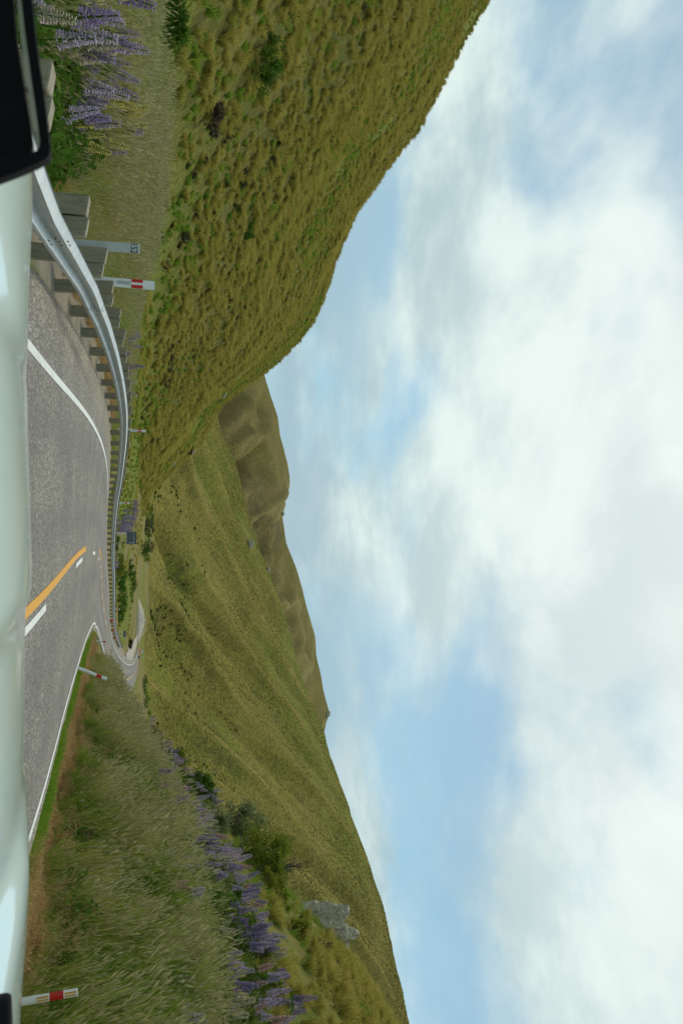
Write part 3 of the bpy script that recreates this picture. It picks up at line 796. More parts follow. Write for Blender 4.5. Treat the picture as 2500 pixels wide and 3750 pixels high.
def rots(n, lean=0.15):
    r = np.zeros((n, 3)); r[:, 0] = rng.normal(0, lean, n); r[:, 1] = rng.normal(0, lean, n); r[:, 2] = rng.random(n) * math.tau
    return r

# tussock cover of the left spur
n = 125000
a = rng.uniform(-0.86, 0.004, n); t = rng.uniform(0.0, 1.06, n)
Df, _z = footLf(a); Dc, _z = crestL(a)
D = Df + (Dc - Df) * t
keep = rng.random(n) < np.clip((D * (Dc - Df)) / 58000.0, 0.02, 1) * (1 - 0.9 * np.clip(green_patch(a * D, D, a, t), 0, 1))
keep &= fbm(a * D / 1.8, D / 1.8, 2, 101) > -0.5
a, t = a[keep], t[keep]
x, y, z = hillL.pos(a, t)
nn = len(x)
sc_ = (0.55 + 0.75 * rng.random(nn)**1.3) * (0.9 + 0.35 * fbm(x / 14, y / 14, 3, 103)) * 1.30
ix = rng.choice([0, 1, 2, 3], nn)
gn_ = fbm(x / 17, y / 30, 4, 105)
ix = np.where(rng.random(nn) < np.clip(0.12 + 1.2 * gn_ + 0.5 * sstep(0.16, 0.02, t), 0.03, 0.75), 4, ix)
ix = np.where(rng.random(nn) < np.clip(-0.05 + 0.22 * fbm(x / 12, y / 20, 3, 107), 0.003, 0.06), 5, ix)
rt = rots(nn, 0.12); rt[:, 0] += 0.28      # lean down the slope towards the valley
scatter('tussock_grass', np.stack([x, y, z - 0.05], -1), rots(nn, 0.2), sc_, ix, tussock,
        'golden tussock grass covering the steep spur on the left', 'tussock grass')
print('tussock', nn)

# tussocks dotted over the middle hill
n = 190000
a = rng.uniform(-0.20, 0.80, n); t = np.sqrt(rng.random(n)) * 1.0
x, y, z = hillM.pos(a, t)
dn = fbm(x / 60, y / 80, 4, 111)
keep = (rng.random(n) < np.clip(0.45 + 1.1 * dn, 0.08, 1)) & (t > 0.03)
x, y, z, t = x[keep], y[keep], z[keep], t[keep]; nn = len(x)
ix = np.where(rng.random(nn) < 0.62, rng.integers(3, 5, nn), rng.integers(0, 3, nn))
scatter('hill_tufts', np.stack([x, y, z - 0.1], -1), rots(nn, 0.15), 0.5 + 0.6 * rng.random(nn)**2, ix, tus_far + tus_dark,
        'dark tufts dotted over the long green hill across the valley', 'tussock grass')
print('tufts', nn)
# dark scrub along the foot of that hill and in its gullies
n = 5000
a = rng.uniform(-0.04, 0.36, n); t = 0.02 + 0.42 * rng.random(n)**1.8
x, y, z = hillM.pos(a, t); sw_, s2_ = spurs(a, t)
keep = rng.random(n) < np.clip((0.75 - 0.55 * sstep(0.14, 0.2, a)) * sstep(0.05, 0.35, fbm(x / 18, y / 30, 4, 115)) * (1 - sstep(0.1, 0.4, t)) + 0.6 * (np.minimum(sw_, 1 - sw_) < 0.05), 0, 1)
x, y, z = x[keep], y[keep], z[keep]
m_scr = leaf_mat('olive_scrub_leaf', [(0.085, 0.098, 0.030), (0.115, 0.125, 0.038), (0.14, 0.135, 0.05)], None, 1, 0.25)
scrub = [src('hill_scrub_%d' % i, leafy(60, 0.8, 1.0, 0.30, rnd, None), [(m_scr, m_scr, m_tusg)[i]]) for i in range(3)]
scatter('hill_scrub', np.stack([x, y, z - 0.1], -1), rots(len(x), 0.1), 0.45 + 1.0 * rng.random(len(x))**2.5, rng.integers(0, 3, len(x)), scrub,
        'dark scrub along the foot and gullies of the green hill', 'scrub')

# ------------------------------------------------------------------ object materials
m_galv = plain('galvanised_steel', (0.50, 0.54, 0.56), 0.42, 0.75, 0.10, 3.0, 0.02)
def timber_mat():
    m, t, b = new_mat('grey_timber')
    tcn = N(t, 'ShaderNodeTexCoord'); oi = N(t, 'ShaderNodeObjectInfo')
    mpn = N(t, 'ShaderNodeMapping'); t.links.new(tcn.outputs['Object'], mpn.inputs[0]); mpn.inputs['Scale'].default_value = (9, 9, 1.1)
    ofs = N(t, 'ShaderNodeCombineXYZ'); t.links.new(mathn(t, 'MULTIPLY', oi.outputs['Random'], 60), ofs.inputs[2]); t.links.new(ofs.outputs[0], mpn.inputs['Location'])
    g = noisen(t, mpn.outputs[0], 4.5, 6, 0.62, 0.8)
    k = noisen(t, mpn.outputs[0], 0.9, 3, 0.5)
    c = ramp(t, g, [(0.28, (0.165, 0.145, 0.098)), (0.5, (0.295, 0.263, 0.185)), (0.72, (0.40, 0.358, 0.262))])
    c = mixc(t, ramp(t, k, [(0.35, 0.0), (0.7, 0.4)]), c, (0.23, 0.225, 0.14))
    c = mixc(t, mathn(t, 'MULTIPLY', oi.outputs['Random'], 0.4), c, mixc(t, 1.0, c, (0.72, 0.72, 0.74), 'MULTIPLY'))
    t.links.new(c, b.inputs['Base Color']); b.inputs['Roughness'].default_value = 0.9
    bn = N(t, 'ShaderNodeBump'); bn.inputs['Strength'].default_value = 0.4; bn.inputs['Distance'].default_value = 0.01
    t.links.new(g, bn.inputs['Height']); t.links.new(bn.outputs[0], b.inputs['Normal'])
    return m
m_timber = timber_mat()
m_endgrain = plain('timber_end_grain', (0.25, 0.225, 0.165), 0.9, 0, 0.25, 20)
m_pwhite = plain('white_plastic', (0.83, 0.85, 0.83), 0.45, 0, 0.08, 4)
m_red = plain('red_band', (0.58, 0.022, 0.014), 0.45, 0, 0.1, 5)
m_refl = plain('grey_reflector', (0.46, 0.50, 0.50), 0.35, 0.1, 0.08, 12)
m_yrefl = plain('yellow_reflector', (0.68, 0.34, 0.02), 0.4, 0, 0.1, 12)
m_black = plain('black_plastic', (0.006, 0.006, 0.008), 0.75, 0, 0.1, 5, spec=0.12)
m_signback = plain('grey_sign_back', (0.105, 0.125, 0.145), 0.55, 0.2, 0.08, 2)
m_alu = plain('aluminium_strip', (0.45, 0.47, 0.48), 0.45, 0.6, 0.1, 4)
m_orange = plain('cone_orange', (0.92, 0.14, 0.02), 0.6, 0, 0.1, 4)
m_twig = plain('grey_twig', (0.13, 0.105, 0.075), 0.9, 0, 0.25, 6)
m_slot = plain('dark_slot', (0.02, 0.021, 0.022), 0.7, 0, 0.1, 10)

# ------------------------------------------------------------------ guardrail
def rail_pt(y, off=0.0, dz=0.0):
    return road_off(np.array(float(y)), -1, float(rail_off(y)) + off, dz)
def step_posts(ys0):
    ys_ = [ys0]
    while ys_[-1] < 171:
        y0 = ys_[-1]; p0 = rail_pt(y0); y1 = y0 + 2.5
        for _ in range(4):
            d = np.linalg.norm(rail_pt(y1)[:2] - p0[:2]); y1 = y0 + (y1 - y0) * 2.75 / d
        ys_.append(y1)
        if ys_[-1] > 25 and len(ys_) < 30 and ys0 != step_posts.final: break
    return ys_
step_posts.final = None
def post_u(y): # picture row of a post standing at y
    p = rail_pt(y, 0.285); return 1875 + FPX * p[0] / p[1] * 1.05
a_post = AE(1055, 330)[0]
best = min(np.arange(-3.5, -0.7, 0.05), key=lambda q: min(abs(rail_pt(k, 0.285)[0] / k - a_post) for k in step_posts(float(q)) if k > 5))
step_posts.final = float(best)
rail_y = step_posts(float(best))
while False:
    y0 = rail_y[-1]; p0 = rail_pt(y0); y1 = y0 + 2.5
    for _ in range(4):
        d = np.linalg.norm(rail_pt(y1)[:2] - p0[:2]); y1 = y0 + (y1 - y0) * 2.75 / d
    rail_y.append(y1)
# shift so that a post lands where the photograph shows one
guard = empty('guardrail', tuple(rail_pt(8.0)))
tag(guard, 'long galvanised W-beam guardrail on grey timber posts along the left road edge', 'guardrail')
gl = Vector(guard.location)
def post_mesh(name, sx, sy, z0, z1, chamfer=0.012, slope=0.03):
    """timber: x along the rail, y away from the road; top slopes and shows pale end grain"""
    V = []
    for z in (z0, z1):
        for (a_, b_) in ((-1, -1), (1, -1), (1, 1), (-1, 1)):
            V.append((a_ * sx / 2, b_ * sy / 2, z))
    for i in range(4, 8):
        V[i] = (V[i][0], V[i][1], V[i][2] + (slope if V[i][1] > 0 else 0))
    # pale rim set in from the edges
    for i in range(4, 8):
        V.append((V[i][0] * 0.93, V[i][1] * 0.93, V[i][2] + 0.012))
    F = [(0, 3, 2, 1)] + [(i, (i + 1) % 4, (i + 1) % 4 + 4, i + 4) for i in range(4)] + [(i + 4, (i + 1) % 4 + 4, (i + 1) % 4 + 8, i + 8) for i in range(4)] + [(8, 9, 10, 11)]
    me = bpy.data.meshes.new(name); me.from_pydata(V, [], F); me.materials.append(m_timber); me.materials.append(m_endgrain)
    me.polygons.foreach_set('material_index', np.array([0] * 5 + [1] * 5, np.int32)); me.update()
    return me
pm = [post_mesh('post', 0.20, 0.19, -0.5, 0.83 + 0.012 * i) for i in range(3)]
bmh = [post_mesh('block', 0.18, 0.17, 0.38, 0.81 + 0.01 * i) for i in range(3)]
def rail_frame(y):
    p = Vector(rail_pt(y)); q = Vector(rail_pt(y + 0.3)); tq = (q - p); tq.z = 0; tq.normalize()
    return p, math.atan2(tq.y, tq.x)
prf = random.Random(3)
for i, y in enumerate(rail_y[:-1]):
    p, yaw = rail_frame(y)
    c_, s_ = math.cos(yaw), math.sin(yaw)
    nrm = Vector((-s_, c_, 0))                    # away from the road (left)
    jit = prf.gauss(0, 0.012)
    link_mesh('post', pm[i % 3], guard, p + nrm * 0.285 - gl + Vector((0, 0, jit)), (prf.gauss(0, .012), prf.gauss(0, .012), yaw + prf.gauss(0, .03)))
    link_mesh('block', bmh[(i + 1) % 3], guard, p + nrm * 0.092 - gl + Vector((0, 0, jit * .5)), (0, 0, yaw + prf.gauss(0, .02)))
WPROF = [(0.005, -0.170), (0.0, -0.160), (0.030, -0.140), (0.085, -0.108), (0.088, -0.070), (0.020, -0.022), (0.012, 0.0), (0.020, 0.022), (0.088, 0.070), (0.085, 0.108), (0.030, 0.140), (0.0, 0.160), (0.005, 0.170)]
RZ = 0.555
def rail_section(y0, y1, out_=0.0, name='rail_section', n=9):
    V = []; k = len(WPROF)
    ys = np.linspace(y0, y1, n)
    for y in ys:
        p, yaw = rail_frame(y); nr = Vector((math.sin(yaw), -math.cos(yaw), 0))     # towards the road
        for (d, z) in WPROF:
            V.append(p + nr * (d + 0.004 + out_) + Vector((0, 0, RZ + z)) - gl)
        for (d, z) in reversed(WPROF):
            V.append(p + nr * (d + out_) + Vector((0, 0, RZ + z * 0.985)) - gl)
    F = []; kk = 2 * k
    for r in range(n - 1):
        for j in range(kk):
            j2 = (j + 1) % kk
            F.append((r * kk + j, r * kk + j2, (r + 1) * kk + j2, (r + 1) * kk + j))
    F.append(tuple(range(kk))); F.append(tuple(reversed(range((n - 1) * kk, n * kk))))
    return mesh_obj(name, V, F, m_galv, guard)
slot_me = bpy.data.meshes.new('bolt')
_bm = bmesh.new(); box_bm(_bm, (0, 0, 0), (0.036, 0.010, 0.014), None, 0.003); _bm.to_mesh(slot_me); _bm.free(); slot_me.materials.append(m_slot)
nsec = 0
for i in range(0, len(rail_y) - 3, 2):
    y0, y1 = rail_y[i] - 0.22, rail_y[i + 2] + 0.18
    rail_section(y0, y1, 0.006 * (nsec % 2), n=7 if y0 > 60 else 11)
    nsec += 1
    yj = rail_y[i + 2]
    p, yaw = rail_frame(yj); nr = Vector((math.sin(yaw), -math.cos(yaw), 0)); tg = Vector((math.cos(yaw), math.sin(yaw), 0))
    if yj < 34:
        spots = []
        for dx in (-0.10, 0.09):
            for (d, z, tl) in ((0.056, 0.128, 1.0), (0.062, 0.048, -0.9), (0.062, -0.048, 0.9), (0.056, -0.128, -1.0)):
                spots.append((dx, d, z, tl))
        spots.append((0.0, 0.022, 0.0, 0))
        for dx, d, z, tl in spots:
            o = link_mesh('bolt', slot_me, guard, p + tg * dx + nr * (d + 0.014) + Vector((0, 0, RZ + z)) - gl, (-tl * 0.75, 0, yaw + math.pi))
# flared far end of the rail
p, yaw = rail_frame(rail_y[-3] + 0.3)
ye = rail_y[-3]
rail_section(ye + .1, ye + 0.9, 0.012, 'end_terminal', 5)

# ------------------------------------------------------------------ edge marker posts
def marker_post(loc, top, bands, label, group='edge marker posts', width=0.10, name='edge_marker_post', yaw=0.0, extras=None):
    """loc base, top point: a slim white post, gently curved in section, with a coloured band"""
    base = Vector(loc); tp = Vector(top); L = (tp - base).length
    o = empty(name, base)
    d = (tp - base).normalized()
    q = Vector((0, 0, 1)).rotation_difference(d)
    o.rotation_mode = 'QUATERNION'; o.rotation_quaternion = q @ Matrix.Rotation(yaw, 3, 'Z').to_quaternion()
    def slab(nm, z0, z1, w_, off, mat, bulge=0.022):
        xs = np.linspace(-w_ / 2, w_ / 2, 7); V = []
        for z in (z0, z1):
            for x_ in xs: V.append((x_, -bulge * (1 - (2 * x_ / width)**2) - off, z))
            for x_ in xs[::-1]: V.append((x_, -bulge * (1 - (2 * x_ / width)**2) - off + 0.014, z))
        k = 14
        F = [(j, (j + 1) % k, (j + 1) % k + k, j + k) for j in range(k)] + [tuple(range(k - 1, -1, -1)), tuple(range(k, 2 * k))]
        return mesh_obj(nm, V, F, mat, o)
    slab('post_body', -0.12, L, width, 0.0, m_pwhite)
    for (nm, z0, z1, w_, mat, x0) in bands:
        s = slab(nm, L + z0, L + z1, w_, 0.003, mat)
        s.location.x = x0
    tag(o, label, 'marker post', group)
    return o
RED = [('red_band', -0.345, -0.175, 0.102, m_red, 0)]
LEFTB = [('red_band', -0.36, -0.185, 0.036, m_red, -0.031), ('red_band', -0.36, -0.185, 0.036, m_red, 0.031), ('reflector', -0.60, -0.37, 0.05, m_refl, 0)]
def on_ground(u, D, dz=0.0, h=HZ):
    a, _ = AE(u, h); return Vector((a * D, D, float(ground_z(a * D, D)[0]) + dz))
def behind_post(u, h, off=0.41):
    """spot on the back of the timber post nearest to a picture row"""
    a = AE(u, h)[0]
    yb = min((k for k in rail_y[:-1] if k > 4), key=lambda k: abs(rail_pt(k, off)[0] / k - a))
    p, yaw = rail_frame(yb)
    return p + Vector((-math.sin(yaw), math.cos(yaw), 0)) * off
def post_at(u, h, D, bands, label, width=0.10, ub=None):
    b = behind_post(u, h); tp = Vector(b)
    tp.z = EYE + AE(u, h)[1] * b.y; b.z += 0.45
    tp.x += 0.03
    if bands is LEFTB:
        bands = [('red_band', -0.37, -0.19, width * 0.37, m_red, -width * 0.325), ('red_band', -0.37, -0.19, width * 0.37, m_red, width * 0.325), ('reflector', -0.60, -0.38, width * 0.4, m_refl, 0)]
    o = marker_post(b, tp, bands, label, width=width)
    return o
post_at(1077, 567, 13.1, LEFTB, 'white marker post with red band behind guardrail, right of the numbered peg', 0.145)
post_at(1586, 535, 36.5, LEFTB, 'white and red marker post behind the outermost bend of the guardrail', 0.115)
post_at(1849, 476, 57, LEFTB, 'white and red marker post left of the large grey sign board', 0.11)
post_at(2062, 433, 91, RED, 'small plain white marker post right of the large grey sign board', 0.11)
post_at(2226, 439, 118, RED, 'small white marker post above guardrail before the orange cones', 0.11)
tp = Vector(PD(3634, 286, 10.8))
marker_post((tp.x + 0.05, tp.y, float(ground_z(tp.x, tp.y)[0])), tp,
            [('red_band', -0.335, -0.17, 0.102, m_red, 0), ('reflector', -0.155, -0.015, 0.018, m_yrefl, -0.022), ('reflector', -0.155, -0.015, 0.018, m_yrefl, 0.012),
             ('reflector', -0.49, -0.35, 0.018, m_yrefl, -0.022), ('reflector', -0.49, -0.35, 0.018, m_yrefl, 0.012)],
            'nearest white marker post with red band and yellow reflectors on the right verge')
b0 = Vector(PD(2443, 290, 27.0)); b0.z = float(ground_z(b0.x, b0.y)[0]); t0_ = b0 + Vector((0.42, 0, 0.93))
marker_post(b0, t0_, RED, 'leaning white and red marker post on the right verge')
b0 = Vector(PD(2344, 341, 55.0)); b0.z = float(ground_z(b0.x, b0.y)[0]); t0_ = b0 + Vector((0.18, 0, 0.95))
marker_post(b0, t0_, RED, 'small white and red marker post on the inside of the bend')
b0 = on_ground(2537, 318); marker_post(b0, b0 + Vector((0, 0, 1.0)), RED, 'tiny white marker post beside the far bend of the road')

# numbered peg 152
gb = behind_post(893, 480, 0.41); tp = Vector(gb); tp.z = EYE + AE(893, 512)[1] * gb.y; gb.z += 0.45
peg = empty('distance_peg', gb); Lp_ = tp.z - gb.z
m_peg = plain('peg_white', (0.50, 0.54, 0.53), 0.5, 0, 0.08, 4)
box('post_body', (0, 0, Lp_ / 2 - 0.15), (0.128, 0.02, Lp_ + 0.3), m_peg, peg, 0.004)
fc = bpy.data.curves.new('number', 'FONT'); fc.body = '152'; fc.size = 0.085; fc.align_x = 'CENTER'; fc.align_y = 'CENTER'; fc.extrude = 0.0006
fo = bpy.data.objects.new('number', fc); COL.objects.link(fo)
dg = bpy.context.evaluated_depsgraph_get(); fm = bpy.data.meshes.new_from_object(fo.evaluated_get(dg))
COL.objects.unlink(fo); bpy.data.objects.remove(fo)
fm.materials.append(m_slot)
no = link_mesh('number', fm, peg, (0, -0.012, Lp_ - 0.075), (math.pi / 2, 0, 0), (1.15, 1.5, 1))
tag(peg, 'flat grey white peg marked 152 behind the guardrail posts', 'distance peg')

# ------------------------------------------------------------------ signs
def sign_back(u0, u1, h0, h1, D, label, legs, clamps=True, name='road_sign', short=False):
    p0 = PD(u0, h0, D); p1 = PD(u1, h1, D)
    W = p1[0] - p0[0]; Hh = p1[2] - p0[2]; cx_ = (p0[0] + p1[0]) / 2
    gz = float(ground_z(cx_, D)[0])
    o = empty(name, (cx_, D, gz)); zb = p0[2] - gz
    c_ = min(W, Hh) * 0.10
    pts = [(-W / 2, zb), (W / 2, zb), (W / 2, zb + Hh - c_), (W / 2 - c_ * .5, zb + Hh - c_ * .2), (W / 2 - c_, zb + Hh), (-W / 2 + c_, zb + Hh), (-W / 2 + c_ * .5, zb + Hh - c_ * .2), (-W / 2, zb + Hh - c_)]
    k = len(pts)
    V = [(x_, -0.003, z_) for x_, z_ in pts] + [(x_, 0.003, z_) for x_, z_ in pts]
    F = [tuple(range(k)), tuple(range(2 * k - 1, k - 1, -1))] + [(i, i + k, (i + 1) % k + k, (i + 1) % k) for i in range(k)]
    mesh_obj('panel', V, F, m_signback, o)
    for zf in (0.03, 0.74):
        box('brace', (0, -0.022, zb + Hh * zf), (W * 0.99, 0.036, 0.05), m_alu, o, 0.004)
    for (fx, mat, wleg) in legs:
        bm = bmesh.new(); box_bm(bm, (fx * W / 2, 0.065, (zb + Hh * 0.9) / 2 - 0.3), (wleg, wleg, zb + Hh * 0.9 + 0.6), None, 0.008)
        bm_obj('leg', bm, mat, o)
    if clamps:
        box('bracket', (W * 0.34, -0.012, zb + Hh * 0.50), (0.05, 0.02, Hh * 0.42), m_black, o, 0.004)
        for zf in (0.36, 0.62):
            bm = bmesh.new(); cyl_bm(bm, (W * 0.37, -0.03, zb + Hh * zf), (W * 0.37, -0.06, zb + Hh * zf), 0.055, 0.05, 16)
            bm_obj('clamp', bm, m_pwhite, o)
    tag(o, label, 'road sign'); return o
sign_back(1947, 1993, 463, 500.5, 80, 'large grey sign board seen from behind on two legs beyond the guardrail', [(-0.78, m_pwhite, 0.10), (0.74, m_timber, 0.09)])
sign_back(2310, 2333, 452, 463, 150, 'low grey sign board on two white legs behind the orange cones', [(-0.62, m_pwhite, 0.10), (0.60, m_pwhite, 0.10)], False)
sign_back(2020, 2028, 533, 541, 400, 'tiny distant grey sign on two pale legs below the green hill', [(-0.8, m_pwhite, 0.12), (0.8, m_pwhite, 0.12)], False)
# pole with a small blue-grey plate at the far bend
b0 = on_ground(2406, 215); ps = empty('pole_sign', b0)
zt = PD(2406, 528, 215)[2] - b0.z
bm = bmesh.new(); cyl_bm(bm, (0, 0, -0.4), (0, 0, zt), 0.05, 0.05, 10); bm_obj('pole', bm, m_pwhite, ps)
zz = PD(2406, 509, 215)[2] - b0.z
box('panel', (0, -0.07, zz), (0.66, 0.02, 0.46), m_signback, ps, 0.006); box('brace', (0, -0.052, zz), (0.6, 0.02, 0.04), m_alu, ps)
tag(ps, 'small blue grey plate on a tall thin pole at the far bend', 'road sign')
# speed derestriction disc above an orange board
b0 = on_ground(2385, 300); ds = empty('speed_sign', b0)
zz = PD(2385, 522, 300)[2] - b0.z
for sx_ in (-0.75, 0.15):
    bm = bmesh.new(); cyl_bm(bm, (sx_, 0.08, -0.4), (sx_, 0.08, zz + 0.1), 0.045, 0.045, 8); bm_obj('pole', bm, m_pwhite, ds)
bm = bmesh.new(); cyl_bm(bm, (0.1, 0.02, zz), (0.1, -0.01, zz), 0.46, 0.46, 28); disc = bm_obj('disc', bm, m_pwhite, ds)
box('diagonal_bar', (0.1, -0.016, zz), (0.86, 0.008, 0.16), m_slot, ds, 0, Matrix.Rotation(-R(45), 3, 'Y') if False else None).rotation_euler = (0, 0, 0)
bar = [c for c in ds.children if c.name.startswith('diagonal_bar')][0]
bar.data.transform(Matrix.Translation((0.1, 0, zz)) @ Matrix.Rotation(-R(50), 4, 'Y') @ Matrix.Translation((-0.1, 0, -zz)))
box('orange_board', (-0.25, -0.02, zz - 0.85), (0.95, 0.02, 0.5), m_orange, ds, 0.005)
tag(ds, 'round white sign with black diagonal bar above an orange board', 'road sign')
# thin bare pole on the far verge
b0 = on_ground(2519, 345); tpz = PD(2519, 536, 345)[2] - b0.z
pl = empty('sign_pole', b0)
bm = bmesh.new(); cyl_bm(bm, (0, 0, -0.4), (0, 0, tpz), 0.08, 0.07, 8); bm_obj('pole', bm, m_alu, pl)
bm = bmesh.new(); cyl_bm(bm, (0, 0, tpz), (0, 0, tpz + 0.05), 0.09, 0.03, 8); bm_obj('cap', bm, m_pwhite, pl)
tag(pl, 'thin grey pole standing right of the far bend', 'pole')

# traffic cones
def cone(loc, label):
    o = empty('traffic_cone', loc)
    bm = bmesh.new(); box_bm(bm, (0, 0, 0.02), (0.40, 0.40, 0.04), None, 0.01); bm_obj('base', bm, m_black, o)
    def ring(nm, z0, z1, r0, r1, mat):
        bm = bmesh.new(); cyl_bm(bm, (0, 0, z0), (0, 0, z1), r0, r1, 20); bm_obj(nm, bm, mat, o, True)
    rr = lambda z: 0.165 - 0.135 * (z / 0.90)
    ring('body', 0.04, 0.90, rr(0.0), rr(0.9), m_orange)
    ring('collar', 0.52, 0.64, rr(0.52) + .004, rr(0.64) + .004, m_pwhite)
    ring('collar', 0.76, 0.82, rr(0.76) + .004, rr(0.82) + .004, m_pwhite)
    tag(o, label, 'traffic cone', 'cones on the far shoulder'); return o
for y_, off, lab in ((129, 0.75, 'orange traffic cone on the shoulder, leftmost of the three by the guardrail'),
                     (136.5, 0.72, 'orange traffic cone on the shoulder, middle one of the three'),
                     (145.5, 0.75, 'orange traffic cone on the shoulder, rightmost of the three by the guardrail')):
    p = road_off(np.array(y_), -1, off); cone(tuple(p), lab)

# ------------------------------------------------------------------ valley features
def ribbon(name, pts, width, mat, dz=0.25, kind='structure', steps=8):
    P = []
    for u, D in pts:
        a, _ = AE(u, HZ); P.append((a * D, D))
    P = np.array(P); ts = np.linspace(0, len(P) - 1, (len(P) - 1) * steps + 1)
    X = np.interp(ts, range(len(P)), P[:, 0]); Y = np.interp(ts, range(len(P)), P[:, 1])
    k = np.ones(5) / 5; X = np.convolve(np.pad(X, 2, mode='edge'), k, 'valid'); Y = np.convolve(np.pad(Y, 2, mode='edge'), k, 'valid')
    tx, ty = np.gradient(X), np.gradient(Y); l = np.hypot(tx, ty); nx, ny = -ty / l, tx / l
    V = []
    for s in np.linspace(-.5, .5, 5):
        xx, yy = X + nx * width * s, Y + ny * width * s
        V.append(np.stack([xx, yy, ground_z(xx, yy) + dz], -1))
    V = np.array(V)
    o = mesh_obj(name, V.reshape(-1, 3), grid_faces(5, len(X)), mat, smooth=True)
    set_tone(o.data, np.zeros((len(o.data.vertices), 3)), 'lane')
    tag(o, kind=kind); return o
m_gravel_road_sheen = plain('gravel_and_road_sheen', (0.36, 0.33, 0.27), 0.95, 0, 0.25, 1.5, 0.4)
ribbon('far_road', [(1780, 430), (1840, 425), (1900, 415), (1950, 402), (1990, 388), (2040, 380)], 7.5, m_gravel_road_sheen, 0.35)  # sealed road; the sheen of the seal is put into its pale colour
ribbon('gravel_track', [(2428, 208), (2414, 225), (2395, 248), (2372, 272), (2345, 296), (2310, 318), (2270, 335)], 5.0, m_gravel_road_sheen, 0.12)
# gravel stockpile
b0 = on_ground(2268, 300)
V = []; na_, nr_ = 40, 12
for r_ in range(nr_ + 1):
    s = r_ / nr_
    for k in range(na_):
        th = k / na_ * math.tau
        ww = 7.4 * (1 + 0.10 * math.sin(2 * th + 1) + 0.05 * math.sin(5 * th)) * s; dd = 5.0 * s
        hh = 2.3 * max(0, 1 - s**1.7) * (1 + 0.12 * math.sin(3 * th)) + 0.10 * mnoise.noise(Vector((ww * math.cos(th), dd * math.sin(th), 3.0)))
        V.append((ww * math.cos(th), dd * math.sin(th), hh - (0.5 if r_ == nr_ else 0)))
F = [(r_ * na_ + k, r_ * na_ + (k + 1) % na_, (r_ + 1) * na_ + (k + 1) % na_, (r_ + 1) * na_ + k) for r_ in range(nr_) for k in range(na_)]
gp = mesh_obj('gravel_heap', V, F, m_gravel_road_sheen, smooth=True); gp.location = b0
tag(gp, 'pale heap of road gravel on the valley floor beyond the guardrail', 'gravel heap')

# ------------------------------------------------------------------ rocks
def rock_thing(name, loc, parts, label):
    o = empty(name, loc)
    for i, (off, size, seed, rz_) in enumerate(parts):
        me = rock_mesh('boulder', size, seed, 4 if max(size) > 0.7 else 3)
        link_mesh('boulder', me, o, off, (0, 0, rz_))
    tag(o, label, 'rock'); return o
D_ = 41.0
b0 = Vector(PD(3390, 1130, D_)); b0.z = float(ground_z(b0.x, b0.y)[0])
kx = D_ / FPX
def rk(u, h): # offset of a pixel from the outcrop's foot, at the outcrop's distance
    q = Vector(PD(u, h + 22, D_)) - b0; return q
rock_thing('rock_outcrop', b0, [
    (rk(3372, 1165), (0.62, 0.6, 1.15), 1.3, 0.3), (rk(3340, 1140), (0.40, 0.5, 1.05), 2.1, 0.9), (rk(3345, 1215), (0.42, 0.45, 0.62), 3.7, 0.2),
    (rk(3415, 1215), (0.50, 0.5, 0.62), 4.4, 1.1), (rk(3418, 1262), (0.26, 0.3, 0.42), 5.2, 0.4), (rk(3462, 1235), (0.30, 0.35, 0.36), 6.6, 0.7), (rk(3325, 1110), (0.22, 0.35, 0.62), 7.9, 0.5)],
    'lichen grey rock outcrop standing on the crest of the right bank')
def hill_hit(hill, u, h, n=400):
    a, e = AE(u, h); t = np.linspace(0, 1.0, n)
    x, y, z = hill.pos(np.full(n, a), t)
    el = (z - EYE) / y
    i = np.argmax(el > e) if (el > e).any() else n - 1
    return Vector((x[i], y[i], z[i])), i / (n - 1)
for (hl, u, h, s, lab) in ((hillL, 1441, 819, 0.75, 'pale grey boulder on the right flank of the tussock spur'), (hillL, 1365, 867, 0.65, 'small pale boulder just below the tussock spur skyline'),
                           (hillL, 1688, 634, 0.8, 'grey boulder near the foot of the tussock spur end'), (hillL, 1647, 704, 0.9, 'grey boulder in the dark patch of the tussock spur end'),
                           (hillM, 1991, 911, 4.2, 'grey rock outcrop high on the green hill across the valley'), (hillM, 2085, 978, 3.0, 'small grey crag under the crest of the green hill'),
                           (hillF, 1881, 1030, 6.0, 'dark rock tor in the saddle of the brown range'), (hillF, 2614, 1196, 8.0, 'rocky summit crag of the brown range')):
    p, _t = hill_hit(hl, u, h); sd_ = (u * 0.37) % 9
    prt = [((0, 0, s * .25), (s * .8, s * .7, s * .8), sd_, 0.4), ((s * .9, 0.2 * s, 0), (s * .5, s * .5, s * .5), sd_ + 1, 1.2)]
    if hl is hillL: prt.append(((-s * .7, 0, -.05), (s * .4, s * .4, s * .35), sd_ + 2, 2.0))
    rock_thing('boulder_group', p, prt, lab)

